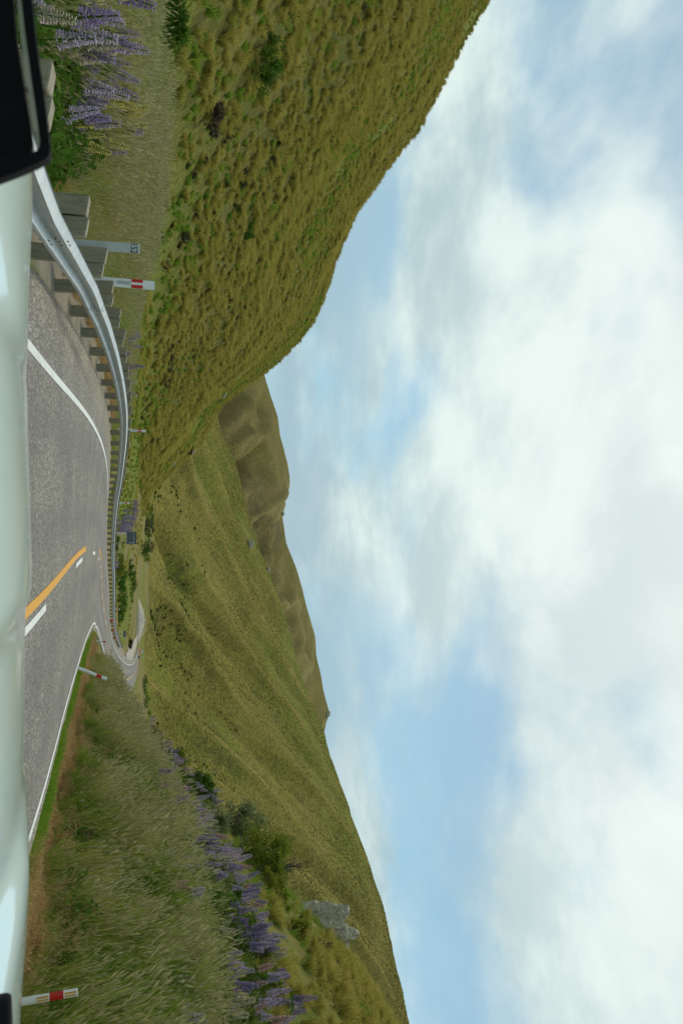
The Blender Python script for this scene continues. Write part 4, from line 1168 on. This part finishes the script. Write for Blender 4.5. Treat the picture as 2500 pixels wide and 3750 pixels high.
# ------------------------------------------------------------------ shrubs
m_willow = leaf_mat('willow_leaf', [(0.17, 0.20, 0.085), (0.22, 0.25, 0.12), (0.27, 0.29, 0.16)], None, 1, 0.25)
m_bright = leaf_mat('hawthorn_leaf', [(0.12, 0.17, 0.022), (0.18, 0.22, 0.030), (0.27, 0.26, 0.045)], None, 1, 0.3)
m_brown = leaf_mat('brown_twig_leaf', [(0.085, 0.068, 0.045), (0.12, 0.095, 0.06), (0.10, 0.09, 0.045)], None, 1, 0.15)
m_yflower = leaf_mat('yellow_petal', [(0.62, 0.45, 0.05), (0.70, 0.55, 0.12)], None, 1, 0.2)
def bush_parts(W, H, nleaf, lw, seed, nstem=9, ncl=22, flop=0.5, up=0.0):
    r = random.Random(seed)
    V, F = [], []; cl = []
    for i in range(ncl):
        th = r.random() * math.tau; ph = math.acos(1 - 1.0 * r.random()); q = (0.35 + 0.65 * r.random()**0.6)
        cl.append((Vector((W / 2 * q * math.sin(ph) * math.cos(th), W / 2 * q * math.sin(ph) * math.sin(th) * 0.9, H * (0.16 + 0.78 * q * math.cos(ph)))), (0.13 + 0.14 * r.random()) * min(W, H)))
    for i in range(nleaf):
        c, rad = cl[r.randrange(ncl)]
        d0 = Vector((r.gauss(0, 1), r.gauss(0, 1), r.gauss(0, 0.8))); p = c + d0 * rad * 0.55
        if p.z < 0.02: p.z = 0.02 + r.random() * 0.1 * H
        d = Vector((r.gauss(0, 1), r.gauss(0, 1), r.gauss(up, 1))).normalized(); e = d.cross(Vector((r.gauss(0, 1), r.gauss(0, 1), r.gauss(0, 1)))).normalized()
        s = lw * (0.6 + 0.8 * r.random()); b = len(V)
        V.extend([p - d * s, p + e * s * .4, p + d * s, p - e * s * .4]); F.append((b, b + 1, b + 2, b + 3))
    bm = bmesh.new()
    for i in range(nstem):
        c, rad = cl[r.randrange(ncl)]
        b0_ = Vector((r.gauss(0, .08) * W, r.gauss(0, .08) * W, -0.1)); mid = b0_.lerp(c, 0.55) + Vector((r.gauss(0, .05) * W, r.gauss(0, .05) * W, 0.08 * H))
        r0 = 0.012 * H + 0.006
        cyl_bm(bm, b0_, mid, r0, r0 * .65, 5); cyl_bm(bm, mid, c, r0 * .65, r0 * .25, 5)
        for j in range(2):
            e_ = c + Vector((r.gauss(0, 1), r.gauss(0, 1), abs(r.gauss(0.5, .6)))) * rad
            cyl_bm(bm, mid.lerp(c, .6), e_, r0 * .4, r0 * .12, 4)
    return (V, F), bm
def bush(loc, W, H, nleaf, lw, mat, seed, label, cat='shrub', name='shrub', group=None, flowers=0, nstem=9, ncl=22, up=0.0):
    o = empty(name, loc)
    (V, F), bm = bush_parts(W, H, nleaf, lw, seed, nstem, ncl, up=up)
    bm_obj('stems', bm, m_twig, o)
    if nleaf: mesh_obj('foliage', V, F, mat, o)
    if flowers:
        r = random.Random(seed + 9); V2, F2 = [], []
        for i in range(flowers):
            c = Vector(V[r.randrange(len(V))]) * 1.03; s = 0.03
            b = len(V2); V2.extend([c + Vector((-s, 0, 0)), c + Vector((0, -s, -s)), c + Vector((s, 0, 0)), c + Vector((0, s, s))]); F2.append((b, b + 1, b + 2, b + 3))
        mesh_obj('flowers', V2, F2, m_yflower, o)
    tag(o, label, cat, group); return o
def gpx(u, D): return on_ground(u, D, -0.03, 900)
# behind the lupin bank on the right
bush(gpx(3008, 44), 1.9, 2.7, 3800, 0.075, m_willow, 1, 'taller grey green willow bush behind the lupin bank', 'willow', 'willow_bush', nstem=14, up=1.4)
bush(gpx(3000, 37), 1.3, 1.5, 2400, 0.065, m_willow, 2, 'lower grey green willow bush in front of the taller one', 'willow', 'willow_bush', nstem=10, up=1.2)
bush(gpx(3130, 39), 2.7, 2.3, 5200, 0.07, m_bright, 3, 'broad bright green bush with bare stems right of the willows', flowers=14, nstem=18)
bush(gpx(3200, 37), 1.7, 1.5, 2600, 0.07, m_bright, 4, 'yellow green bush under the bare brown branches', flowers=22)
bush(gpx(3185, 43), 1.3, 2.7, 260, 0.05, m_brown, 5, 'bare brown branching bush rising above the green scrub', nstem=26, ncl=14)
bush(gpx(3262, 35), 1.7, 0.8, 2400, 0.06, m_bright, 6, 'low green scrub left of the rock outcrop', flowers=30)
bush(gpx(3330, 33), 1.4, 0.5, 1500, 0.06, m_bright, 7, 'low yellow flowering scrub below the rock outcrop', flowers=30)
bush(gpx(3520, 30), 0.8, 0.7, 900, 0.05, m_dark, 8, 'small dark bush among tussocks on the right hump')
bush(gpx(3440, 29), 1.6, 0.7, 1500, 0.055, m_bright, 9, 'low leafy scrub with yellow flowers below the right hump', flowers=30)
bush(gpx(2880, 47), 2.2, 1.4, 3200, 0.07, m_deep, 10, 'dark green bush left of the willows on the bank', flowers=0)
bush(gpx(2790, 52), 2.2, 1.1, 2600, 0.07, m_bright, 12, 'yellow green bush left of the dark green one on the bank', flowers=18)
bush(gpx(2690, 54), 1.8, 1.0, 1800, 0.07, m_dark, 13, 'grey green bush low on the bank behind the lupins')
bush(gpx(2535, 62), 2.0, 1.7, 1800, 0.06, m_brown, 14, 'dark brown twiggy bush where the bank hides the far bend', nstem=16)
# terrace on the left
i_ = 0
for (u, h, Wd, Hh, mt, lab) in ((680, 572, .75, .6, m_dark, 'small dark bush on the green terrace, left of the pair'), (738, 575, .8, .6, m_dark, 'small dark bush on the green terrace, right of the pair'),
                                (1264, 612, 1.0, .75, m_dark, 'dark bush at the left end of the row on the terrace'), (1312, 612, 1.3, .9, m_dark, 'dark bush second from left in the terrace row'), (1350, 608, 1.2, .9, m_dark, 'dark bush in the middle of the terrace row'),
                                (1392, 596, 1.9, 1.1, m_dark, 'widest dark bush of the row on the terrace'), (1532, 580, 1.1, .8, m_dark, 'lone dark bush above the outer bend of the guardrail'), (1606, 546, 1.2, 1.0, m_dark, 'dark bush just right of the marker post at the outer bend')):
    p, t_ = hill_hit(hillL, u, h)
    p.z = max(p.z, float(ground_z(p.x, p.y)[0])) - 0.05
    bush(p, Wd * 1.15, Hh, 900, 0.06, mt, 30 + i_, lab, group='dark bushes on the terrace'); i_ += 1
for (u, h, Wd, Hh, mt, lab) in ((215, 945, 3.2, 1.7, m_deep, 'large dark green bush high on the tussock spur'), (420, 760, 2.2, 1.0, m_brown, 'grey brown scrub patch on the tussock spur'),
                                (60, 520, 1.8, 1.2, m_deep, 'dark green bush behind the lupins at the foot of the spur'), (840, 890, 3.0, 1.0, m_deep, 'green scrub in the hollow of the tussock spur'),
                                (1650, 690, 2.6, 1.2, m_dark, 'dark scrub on the shaded end of the tussock spur')):
    p, t_ = hill_hit(hillL, u, h); p.z = max(p.z, float(ground_z(p.x, p.y)[0])) - 0.1
    bush(p, Wd, Hh, 2200, 0.09, mt, 50 + i_, lab); i_ += 1
# valley floor shrubs, each its own
vs_ = [(2100, 128, 5.0, 1.6, m_deep), (2135, 136, 5.5, 1.8, m_deep), (2170, 146, 6.0, 1.9, m_deep), (2205, 158, 6.5, 2.0, m_deep), (2240, 165, 6, 1.6, m_deep), (2150, 205, 7, 2.0, m_deep), (2090, 190, 6, 1.8, m_deep),
       (2060, 120, 3.5, 1.6, m_bright), (1990, 104, 2.6, 1.2, m_deep), (2010, 260, 5, 3, m_deep), (1960, 330, 7, 3.0, m_bright), (1930, 300, 6, 3.2, m_dark), (1900, 330, 7, 3.5, m_deep), (2000, 340, 6, 4.0, m_dark), (1870, 290, 6, 2.6, m_bright), (2040, 330, 6, 3, m_bright), (2350, 232, 4, 1.8, m_dark), (2560, 380, 9, 3, m_deep), (2500, 385, 8, 3, m_deep)]
vl_ = ['leftmost of the five deep green bushes in the row behind the guardrail', 'second from left of the five deep green bushes behind the guardrail', 'middle one of the five deep green bushes behind the guardrail',
       'fourth of the five deep green bushes behind the guardrail', 'rightmost of the five deep green bushes in the row behind the guardrail', 'deep green bush above the row, right of its neighbour on the valley floor',
       'deep green bush above the row, left of its neighbour on the valley floor', 'yellow green bush right of the large grey sign board', 'deep green bush under the right edge of the large grey sign board',
       'deep green bush halfway across the valley floor above the sign board', 'yellow green bush beside the distant pale road', 'grey green bush left of the distant pale road bend', 'deep green bush below the distant pale road, left end',
       'grey green bush in front of the wide part of the distant pale road', 'yellow green bush at the foot of the tussock spur end', 'yellow green bush near the tiny distant sign', 'dark bush beside the gravel track',
       'deep green bush right of the thin pole at the far bend', 'deep green bush left of the thin pole at the far bend']
for k, (u, D, Wd, Hh, mt) in enumerate(vs_):
    bush(on_ground(u, D, -.1), Wd, Hh, 1100, 0.13 * math.sqrt(D / 140), mt, 80 + k, vl_[k], group='bushes on the valley floor', ncl=26, nstem=5)

# ------------------------------------------------------------------ roadside grass
def in_field(n, y0, y1, o0, o1, side, ypow=1.0):
    y = y0 + (y1 - y0) * rng.random(n)**ypow; o = rng.uniform(o0, o1, n)
    x = at(lx, y) - rail_off(y) - o if side < 0 else at(rx, y) + o
    return x, y, o
def put(name, x, y, sc, ix, srcs, label, cat='grass', lean=0.14, sink=0.03, wind=0.0):
    z = ground_z(x, y); rr_ = rots(len(x), lean)
    scatter(name, np.stack([x, y, z - sink], -1), rr_, sc, ix, srcs, label, cat)
# right bank
x, y, o = in_field(11500, 2.5, 66, 2.1, 7.0, 1, 1.35)
pn = fbm(x / 1.4, y / 1.8, 3, 201) + 0.30 * rng.normal(0, 1, len(x))
grn = pn > 0.0 + 0.22 * sstep(3.0, 4.6, o) - 0.25
ix = np.where(grn, 4 + rng.integers(0, 3, len(x)), rng.integers(0, 4, len(x)))
hs = np.where(grn, 1.1, 0.95) * (0.65 + 0.5 * rng.random(len(x))) * (1.05 + 0.45 * fbm(x / 1.6, y / 1.6, 2, 205)) * (0.65 + 0.35 * sstep(2.0, 3.4, o)) * (1 - 0.45 * sstep(3.9, 4.9, o))
bank_src = [s.copy() for s in long_g] + [s.copy() for s in green_g]
for i, s in enumerate(bank_src): s.name = 'bank_grass_%d' % i
put('bank_grass', x, y, hs, ix, bank_src, 'tall seeding grass covering the cut bank on the right')
x, y, o = in_field(2600, 3, 70, 0.50, 1.45, 1, 1.3)
x = x + 0.45 * fbm(y / 2.3, y * 0 + 2, 3, 207) * sstep(0.6, 1.1, o)
put('verge_grass_right', x, y, 0.6 + 0.7 * rng.random(len(x)), rng.integers(0, 2, len(x)), short_g, 'short green grass along the right road edge')
x, y, o = in_field(1150, 3, 60, 2.4, 4.4, 1, 1.25)
k = fbm(x / 1.2, y / 1.5, 2, 209) > 0.0
x, y = x[k], y[k]
tl = [s.copy() for s in long_g]
for i, s in enumerate(tl): s.name = 'tall_grass_%d' % i
put('tall_bank_grass', x, y, 1.05 + 0.4 * rng.random(len(x)), rng.integers(0, 4, len(x)), tl, 'tallest pale seed stalks standing above the grass of the right bank', lean=0.22)
x, y, o = in_field(4600, 3, 60, 1.1, 3.0, 1, 1.3)
x = x + 0.7 * fbm(y / 2.6, y * 0 + 5, 3, 213)
k = fbm(x / 3, y / 3, 3, 211) > -0.22
x, y = x[k], y[k]
put('dry_grass_right', x, y, 0.7 + 1.0 * rng.random(len(x)), rng.integers(0, 2, len(x)), straw_g, 'dry brown grass in the ditch along the right road edge')
x, y, o = in_field(1900, 4, 62, 2.4, 7.0, 1, 1.2)
k = fbm(x / 2, y / 2, 3, 215) > 0.0
x, y = x[k], y[k]
put('bank_herbs', x, y, 0.9 + 0.7 * rng.random(len(x)), rng.integers(0, 2, len(x)), herb, 'dark green leafy herbs between the grasses of the right bank', 'herbs')
# behind the crest: rough grass and tussock on the shoulder
n = 7000
x = rng.uniform(10, 40, n); y = rng.uniform(8, 62, n)
k = (x - at(rx, y) > 6.2) & (x / y < 0.85) & (x / y > 0.17)
x, y = x[k], y[k]
gtu = sstep(.5, .62, x / y + 0.08 * fbm(x / 6, y / 6, 2, 221))
pick = rng.random(len(x)) < gtu * 0.85
ts = [s.copy() for s in tussock[:4]] + [s.copy() for s in green_g]
for i, s in enumerate(ts): s.name = 'shoulder_grass_%d' % i
ix = np.where(pick, rng.integers(0, 4, len(x)), 4 + rng.integers(0, 3, len(x)))
put('shoulder_grass', x, y, np.where(pick, 0.72, 0.62) * (0.7 + 0.6 * rng.random(len(x))), ix, ts, 'golden tussock and rough grass on the shoulder behind the right bank', 'tussock grass')
# left verge
x, y, o = in_field(6200, 1.5, 62, 1.5, 9.0, -1, 1.5)
pn = fbm(x / 2.0, y / 2.6, 3, 231) + 0.2 * rng.normal(0, 1, len(x))
grn = pn > 0.02
ix = np.where(grn, 4 + rng.integers(0, 3, len(x)), rng.integers(0, 4, len(x)))
hs = np.where(grn, 1.15, 0.92) * (0.7 + 0.5 * rng.random(len(x))) * (0.45 + 0.55 * sstep(1.2, 3.0, o)) * (1 - 0.45 * sstep(28, 50, y))
ls = [s.copy() for s in long_g] + [s.copy() for s in green_g]
for i, s in enumerate(ls): s.name = 'verge_grass_%d' % i
put('verge_grass_left', x, y, hs, ix, ls, 'tall seeding grass on the verge behind the guardrail')
x, y, o = in_field(1300, 1, 40, 0.75, 2.0, -1, 1.3)
put('dry_grass_left', x, y, 0.6 + 0.7 * rng.random(len(x)), rng.integers(0, 2, len(x)), straw_g, 'dry straw lying round the guardrail posts')
# terrace and valley grass
n = 16000
aa = rng.uniform(-0.5, 0.22, n); dd = 30 * (400 / 30.0)**rng.random(n)
x, y = aa * dd, dd
k = (at(lx, y) - x > rail_off(y) + 4)
fl = np.interp(aa, fa, fd); k &= (dd < fl * 1.02)
x, y = x[k], y[k]
g_ = fbm(x / 9, y / 9, 3, 241)
k = rng.random(len(x)) < np.clip(0.5 + g_ * 1.3, 0.05, 1); x, y = x[k], y[k]
tsv = [s.copy() for s in tussock[:2]] + [s.copy() for s in tus_far[:2]] + [tussock[4].copy()]
for i, s in enumerate(tsv): s.name = 'terrace_grass_%d' % i
ix = np.where(y > 130, 2 + rng.integers(0, 2, len(x)), np.where(rng.random(len(x)) < 0.65, 4, rng.integers(0, 2, len(x))))
put('terrace_grass', x, y, (0.45 + 0.5 * rng.random(len(x))) * (1 + 0.4 * sstep(100, 250, y)), ix, tsv, 'patchy grass and tussock on the terrace and valley floor')

uu_ = rng.uniform(-80, 600, 420); ff_ = rng.random(420); yy_ = 4.0 + 4.2 * (uu_ + 60) / 635 + 1.0 + 4.5 * ff_
xx_ = np.array([AE(q, 350)[0] for q in uu_]) * yy_
k = at(lx, yy_) - rail_off(yy_) - xx_ > 1.1
put('lupin_foliage', xx_[k], yy_[k], 0.9 + 0.7 * rng.random(k.sum()), rng.integers(0, 2, k.sum()), [h_.copy() for h_ in herb], 'deep green leaves under the lupins left of the guardrail', 'leaves')
# ------------------------------------------------------------------ lupins
def petal_mat(name, c0, c1):
    return leaf_mat(name, [c0, c1], None, 1, 0.25, 0.5)
LUP = {'violet': petal_mat('violet_petal', (0.34, 0.25, 0.48), (0.48, 0.38, 0.60)), 'mauve': petal_mat('mauve_petal', (0.54, 0.45, 0.60), (0.66, 0.57, 0.68)),
       'pink': petal_mat('pink_petal', (0.62, 0.38, 0.42), (0.68, 0.48, 0.47)), 'cream': petal_mat('cream_petal', (0.62, 0.55, 0.40), (0.66, 0.60, 0.50)), 'yellow': petal_mat('lemon_petal', (0.62, 0.55, 0.13), (0.70, 0.64, 0.25))}
def spike_mesh(name, mat, H0, L, r):
    V, F = [], []
    nw = 13
    for k in range(nw):
        s = k / (nw - 1); z = H0 + L * s; rad = 0.060 * (1 - s * 0.62) + 0.004
        npt = 7 if k < nw - 3 else 5
        for j in range(npt):
            th = j / npt * math.tau + k * 0.6 + r.gauss(0, .1); c = Vector((rad * math.cos(th), rad * math.sin(th), z + r.gauss(0, .004)))
            d = Vector((math.cos(th), math.sin(th), 0.35)) * 0.027 * (1 - .45 * s); e = Vector((-math.sin(th), math.cos(th), 0)) * 0.018 * (1 - .3 * s); up_ = Vector((0, 0, 0.014 * (1 - .3 * s)))
            b = len(V); V.extend([c - d, c + e, c + d, c - e, c + up_, c - up_ * .7])
            for q in ((0, 1, 4), (1, 2, 4), (2, 3, 4), (3, 0, 4), (1, 0, 5), (2, 1, 5), (3, 2, 5), (0, 3, 5)): F.append(tuple(b + i for i in q))
    b = len(V)   # stalk
    for z in (0.0, H0 + L * .96):
        for j in range(4): V.append(Vector((0.007 * math.cos(j * math.pi / 2), 0.007 * math.sin(j * math.pi / 2), z)))
    nF = len(F)
    for j in range(4): F.append((b + j, b + (j + 1) % 4, b + 4 + (j + 1) % 4, b + 4 + j))
    me = bpy.data.meshes.new(name); me.from_pydata([tuple(v) for v in V], [], F); me.materials.append(mat); me.materials.append(m_deep)
    me.polygons.foreach_set('material_index', np.array([0] * nF + [1] * 4, np.int32)); me.update(); return me
def lupin_leaves(name, r, n=34):
    V, F = [], []
    for i in range(n):
        th = r.random() * math.tau; ln = 0.12 + 0.2 * r.random(); z = 0.08 + 0.42 * r.random()
        c = Vector((ln * math.cos(th), ln * math.sin(th), z)); nrm = Vector((math.cos(th) * .5, math.sin(th) * .5, 1)).normalized()
        t1 = nrm.cross(Vector((0, 0, 1)) if abs(nrm.z) < .99 else Vector((1, 0, 0))).normalized(); t2 = nrm.cross(t1)
        b = len(V); V.extend([Vector((0, 0, z * .4)), c + t1 * .004, c - t1 * .004]); F.append((b, b + 1, b + 2))
        for q in range(9):
            an = q / 9 * math.tau; dr = t1 * math.cos(an) + t2 * math.sin(an); sd_ = t1 * -math.sin(an) + t2 * math.cos(an); L_ = 0.085 + 0.025 * r.random()
            b = len(V); V.extend([c, c + dr * L_ * .6 + sd_ * .013 + nrm * .012, c + dr * L_ + nrm * .0, c + dr * L_ * .6 - sd_ * .013 + nrm * .012]); F.append((b, b + 1, b + 2, b + 3))
    me = bpy.data.meshes.new(name); me.from_pydata([tuple(v) for v in V], [], F); me.materials.append(m_deep); me.update(); return me
lr = random.Random(8)
SPK = {k: [spike_mesh('flower_spike', m, 0.46 + .10 * j, 0.24 + 0.04 * j, lr) for j in range(3)] for k, m in LUP.items()}
LVS = [lupin_leaves('leaves', lr) for _ in range(3)]
def lupin(x, y, colr, label, group, s=1.0, nsp=3):
    s *= lr.uniform(0.82, 1.15)
    z = float(ground_z(x, y)[0])
    o = empty('lupin', (x, y, z - 0.03), (0, 0, lr.random() * math.tau)); o.scale = (s, s, s)
    link_mesh('leaves', LVS[lr.randrange(3)], o)
    for k in range(nsp):
        an = lr.random() * math.tau; rr = 0.05 + 0.16 * lr.random()
        link_mesh('flower_spike', SPK[colr][lr.randrange(3)], o, (rr * math.cos(an), rr * math.sin(an), 0.06 * lr.random()), (lr.gauss(0, .16), lr.gauss(0, .16), an), 0.70 + .5 * lr.random())
    tag(o, label, 'lupin', group)
cname = {'violet': 'purple', 'mauve': 'pale mauve', 'pink': 'pink', 'cream': 'cream', 'yellow': 'yellow'}
# clump behind the guardrail near the car
for i in range(34):
    u = lr.uniform(-60, 575); f = lr.random()
    a_, _ = AE(u, 350)
    yl = 4.0 + 4.2 * (u + 60) / 635
    y_ = yl + 1.6 + 4.8 * f; x_ = a_ * y_
    if at(lx, y_) - rail_off(y_) - x_ < 1.3: continue
    if i < 8: u = lr.uniform(290, 470); f = lr.uniform(0.45, 1.0)
    a_, _ = AE(u, 350); yl = 4.0 + 4.2 * (u + 60) / 635; y_ = yl + 1.6 + 4.8 * f; x_ = a_ * y_
    if at(lx, y_) - rail_off(y_) - x_ < 1.3: continue
    if i < 8: c_ = 'yellow'
    elif u > 470: c_ = lr.choice(['cream', 'mauve', 'violet'])
    else: c_ = lr.choice(['violet', 'violet', 'mauve', 'mauve', 'cream'])
    lupin(x_, y_, c_, cname[c_] + ' lupin in the tall grass left of the nearest guardrail posts', cname[c_] + ' lupins near the car', 1.0, 3)
for i in range(16):
    u = lr.uniform(1225, 1425); y_ = lr.uniform(31, 36); a_, _ = AE(u, 480); c_ = lr.choice(['mauve', 'pink', 'violet', 'cream'])
    lupin(a_ * y_, y_, c_, cname[c_] + ' lupin in the small patch behind the middle of the guardrail', cname[c_] + ' lupins of the small patch', 1.0, 3)
# flowering band along the crest of the right bank
nb = 0
while nb < 295:
    y_ = 9 + 44 * lr.random()**1.15; oc = 11.0 if y_ < 40 else 11.0 + (y_ - 40) * 0.14
    x_ = oc - abs(lr.gauss(0, 1.45 if lr.random() < 0.75 else 3.0)) + 0.7
    if nb % 4 == 0:                     # the band runs on along the skyline of the bank towards the bend
        u_ = lr.uniform(2500, 2960); a_ = AE(u_, 560)[0]; ds_ = np.linspace(20, 64, 90); ez_ = (ground_z(a_ * ds_, ds_, False) - EYE) / ds_
        y_ = float(ds_[np.argmax(ez_)]) - abs(lr.gauss(0, 2.2)) + 0.6; x_ = a_ * y_
    if x_ < at(rx, y_) + (3.6 if y_ < 34 else 2.2): continue
    if x_ / y_ > 0.75: continue
    c_ = lr.choices(['violet', 'mauve', 'pink', 'cream'], [4, 5, 1.7, 0.8])[0]
    zn = ('at the nearest end of the right bank' if y_ < 14 else 'on the right bank below the tussock hump' if y_ < 21 else 'on the right bank below the rock outcrop' if y_ < 29
          else 'on the right bank in front of the willow bushes' if y_ < 40 else 'at the far low end of the right bank')
    lupin(x_, y_, c_, cname[c_] + ' lupin ' + zn, cname[c_] + ' lupins ' + zn, 1.02, 5)
    nb += 1
# distant lupin beds seen as a purple haze
bx_, by_ = [], []
for (u0, u1, D0, D1, n_) in ((1835, 1955, 108, 124, 420), (1895, 1945, 84, 90, 70), (2035, 2075, 98, 104, 50)):
    uu = rng.uniform(u0, u1, n_); dd = rng.uniform(D0, D1, n_); aa = np.array([AE(q, HZ)[0] for q in uu]); bx_ += list(aa * dd); by_ += list(dd)
bx_, by_ = np.array(bx_), np.array(by_)
k = fbm(bx_ / 1.6, by_ / 3.5, 3, 251) + 0.12 * rng.normal(0, 1, len(bx_)) > 0.02
bx_, by_ = bx_[k], by_[k]
def bed_src(i, m):
    me = spike_mesh('bed_spike', m, 0.40, 0.45, lr); o = bpy.data.objects.new('lupin_bed_plant_%d' % i, me); return o
put('lupin_bed', bx_, by_, 1.1 + 0.5 * rng.random(len(bx_)), rng.integers(0, 3, len(bx_)), [bed_src(0, LUP['violet']), bed_src(1, LUP['violet']), bed_src(2, LUP['mauve'])], 'distant bed of purple lupins beyond the guardrail', 'lupins')

# ------------------------------------------------------------------ the white car
m_car, t, b = new_mat('white_car_paint')
tcn = N(t, 'ShaderNodeTexCoord')
t.links.new(ramp(t, noisen(t, tcn.outputs['Object'], 3.0, 5, 0.6), [(0.3, (0.66, 0.81, 0.825)), (0.7, (0.71, 0.86, 0.87))]), b.inputs['Base Color'])
b.inputs['Roughness'].default_value = 0.35; b.inputs['Coat Weight'].default_value = 1.0; b.inputs['Coat Roughness'].default_value = 0.06
SILD = 1.7
sil = [(-700, -60), (300, 0), (560, 35), (643, 69), (700, 88), (759, 98), (893, 104), (1000, 105), (1230, 105), (1330, 99), (1385, 94), (1400, 98), (1500, 103), (1700, 108), (1900, 112), (2060, 114), (2140, 113),
       (2165, 108), (2190, 97), (2230, 94), (2400, 92), (2700, 90), (2830, 87), (2880, 92), (2940, 101), (3000, 105), (3060, 103), (3200, 97), (3400, 84), (3600, 69), (3750, 57), (4000, 30), (4200, -30), (4300, -120)]
sp3 = np.array([PD(u, h, SILD) for u, h in sil])
NX = 150
sxs = np.linspace(sp3[0, 0], sp3[-1, 0], NX); szs = np.interp(sxs, sp3[:, 0], sp3[:, 2])
k5 = np.ones(3) / 3; szs = np.convolve(np.pad(szs, 1, mode='edge'), k5, 'valid')
zsm = np.convolve(np.pad(szs, 22, mode='edge'), np.ones(45) / 45, 'valid')
ysb = np.concatenate([np.linspace(0.80, 1.95, 34), np.linspace(1.98, 2.30, 14)])
car = empty('car', (0.15, 1.3, float(at(lz, 1.3))))
cl_ = Vector(car.location)
V = []
for yb in ysb:
    d = yb - SILD
    g = -0.135 * d - 0.10 * d * d - 2.2 * max(0, yb - 1.93)**2.0
    for xx, zz in zip(sxs, szs):
        # wing creases fade towards the windscreen
        dev = (zz - zsm[len(V) % NX]) * (0.5 + 1.2 * max(0, -d))
        V.append(Vector((xx * (1 - 0.05 * max(0, d)), yb, zsm[len(V) % NX] + (zz - zsm[len(V) % NX]) + dev * min(1, max(0, -d) * 4) + g)) - cl_)
bonnet = mesh_obj('bonnet', V, grid_faces(len(ysb), NX), m_car, car, True)
# front, sides, wheels and dashboard of the car: below and behind the picture's lower edge
xl_, xr_ = sxs[0], sxs[-1]; zf = float(np.median(szs))
bm = bmesh.new(); box_bm(bm, ((xl_ + xr_) / 2 - cl_.x, 1.55 - cl_.y, 0.72 - cl_.z), (xr_ - xl_ - 0.16, 1.35, 0.62), None, 0.08); bm_obj('front_body', bm, m_car, car)
m_dash = plain('dark_dashboard', (0.02, 0.02, 0.022), 0.7, 0, 0.1, 6)
bm = bmesh.new(); box_bm(bm, (0.1 - cl_.x, 0.62 - cl_.y, 1.02 - cl_.z), (1.5, 0.34, 0.16), None, 0.05); bm_obj('dashboard', bm, m_dash, car)
for sx_ in (xl_ + 0.22, xr_ - 0.22):
    bm = bmesh.new(); cyl_bm(bm, (sx_ - 0.11 - cl_.x, 1.5 - cl_.y, 0.37 - cl_.z), (sx_ + 0.11 - cl_.x, 1.5 - cl_.y, 0.37 - cl_.z), 0.34, 0.34, 28); wl_ = bm_obj('wheel', bm, m_black, car)
    bm = bmesh.new(); cyl_bm(bm, (sx_ - 0.12 - cl_.x, 1.5 - cl_.y, 0.37 - cl_.z), (sx_ + 0.12 - cl_.x, 1.5 - cl_.y, 0.37 - cl_.z), 0.21, 0.21, 20); bm_obj('rim', bm, m_alu, wl_)
# wiper blade end at the right corner
q0 = Vector(PD(3720, 22, 0.95)); q1 = Vector(PD(4150, -60, 0.95))
bm = bmesh.new(); cyl_bm(bm, Vector(PD(3655, 8, .95)) - cl_, Vector(PD(4150, 22, .95)) - cl_, 0.010, 0.012, 10); bm_obj('wiper', bm, m_black, car, True)
tag(car, 'white car bonnet stretching along the bottom of the upright view', 'car')

# black frame standing on the dashboard at the left end of the bonnet
DV = 0.72
def fpoly(name, px_, thick, mat, y0, parent):
    V = []; loc = parent.location
    for yy in (y0, y0 + thick):
        for (h, u) in px_:
            p = Vector(PD(u, h, DV)); p.y = yy; V.append(p - loc)
    k = len(px_)
    F = [tuple(range(k)), tuple(range(2 * k - 1, k - 1, -1))] + [(i, i + k, (i + 1) % k + k, (i + 1) % k) for i in range(k)]
    return mesh_obj(name, V, F, mat, parent)
fr = empty('black_frame', (-0.45, DV, 1.10))
outer = [(60, -500), (122, 0), (137, 150), (150, 250), (165, 350), (178, 450), (188, 540), (191, 565), (190, 582), (185, 594), (176, 602), (140, 622), (70, 652), (8, 675), (-60, 700), (-420, 800)]
slot_o = [(-420, 640), (60, 588), (100, 580), (112, 582), (130, 580), (144, 572), (151, 558), (153, 540), (140, 440), (120, 300), (100, 150), (82, 0), (30, -500)]
fpoly('frame', outer + slot_o, 0.012, m_black, DV - 0.012, fr)
slot_i = [(0, -500), (52, 0), (64, 150), (85, 280), (100, 380), (115, 460), (122, 520), (123, 545), (118, 560), (110, 570), (104, 578)]
fpoly('dark_panel', slot_i + [(60, 592), (-420, 645), (-420, -500)], 0.010, m_black, DV - 0.004, fr)
m_pane, t, b = new_mat('milky_pane')
b.inputs['Base Color'].default_value = (0.75, 0.80, 0.74, 1); b.inputs['Roughness'].default_value = 0.2; b.inputs['Alpha'].default_value = 0.38
pane = fpoly('pane', [(12, -500), (60, 0), (75, 150), (95, 290), (115, 420), (130, 520), (135, 545), (132, 562), (118, 575), (106, 584), (104, 590)] + [(132, 588), (150, 578), (160, 560), (161, 538), (148, 440), (128, 300), (108, 150), (90, 0), (38, -500)], 0.002, m_pane, DV + 0.008, fr)
bm = bmesh.new(); box_bm(bm, (0.0, 0.02, -0.01), (0.22, 0.10, 0.03), None, 0.006); bm_obj('stand', bm, m_black, fr)
tag(fr, 'blurred black frame round a dark panel at the left end of the bonnet', 'frame')
print('objects', len(bpy.data.objects))
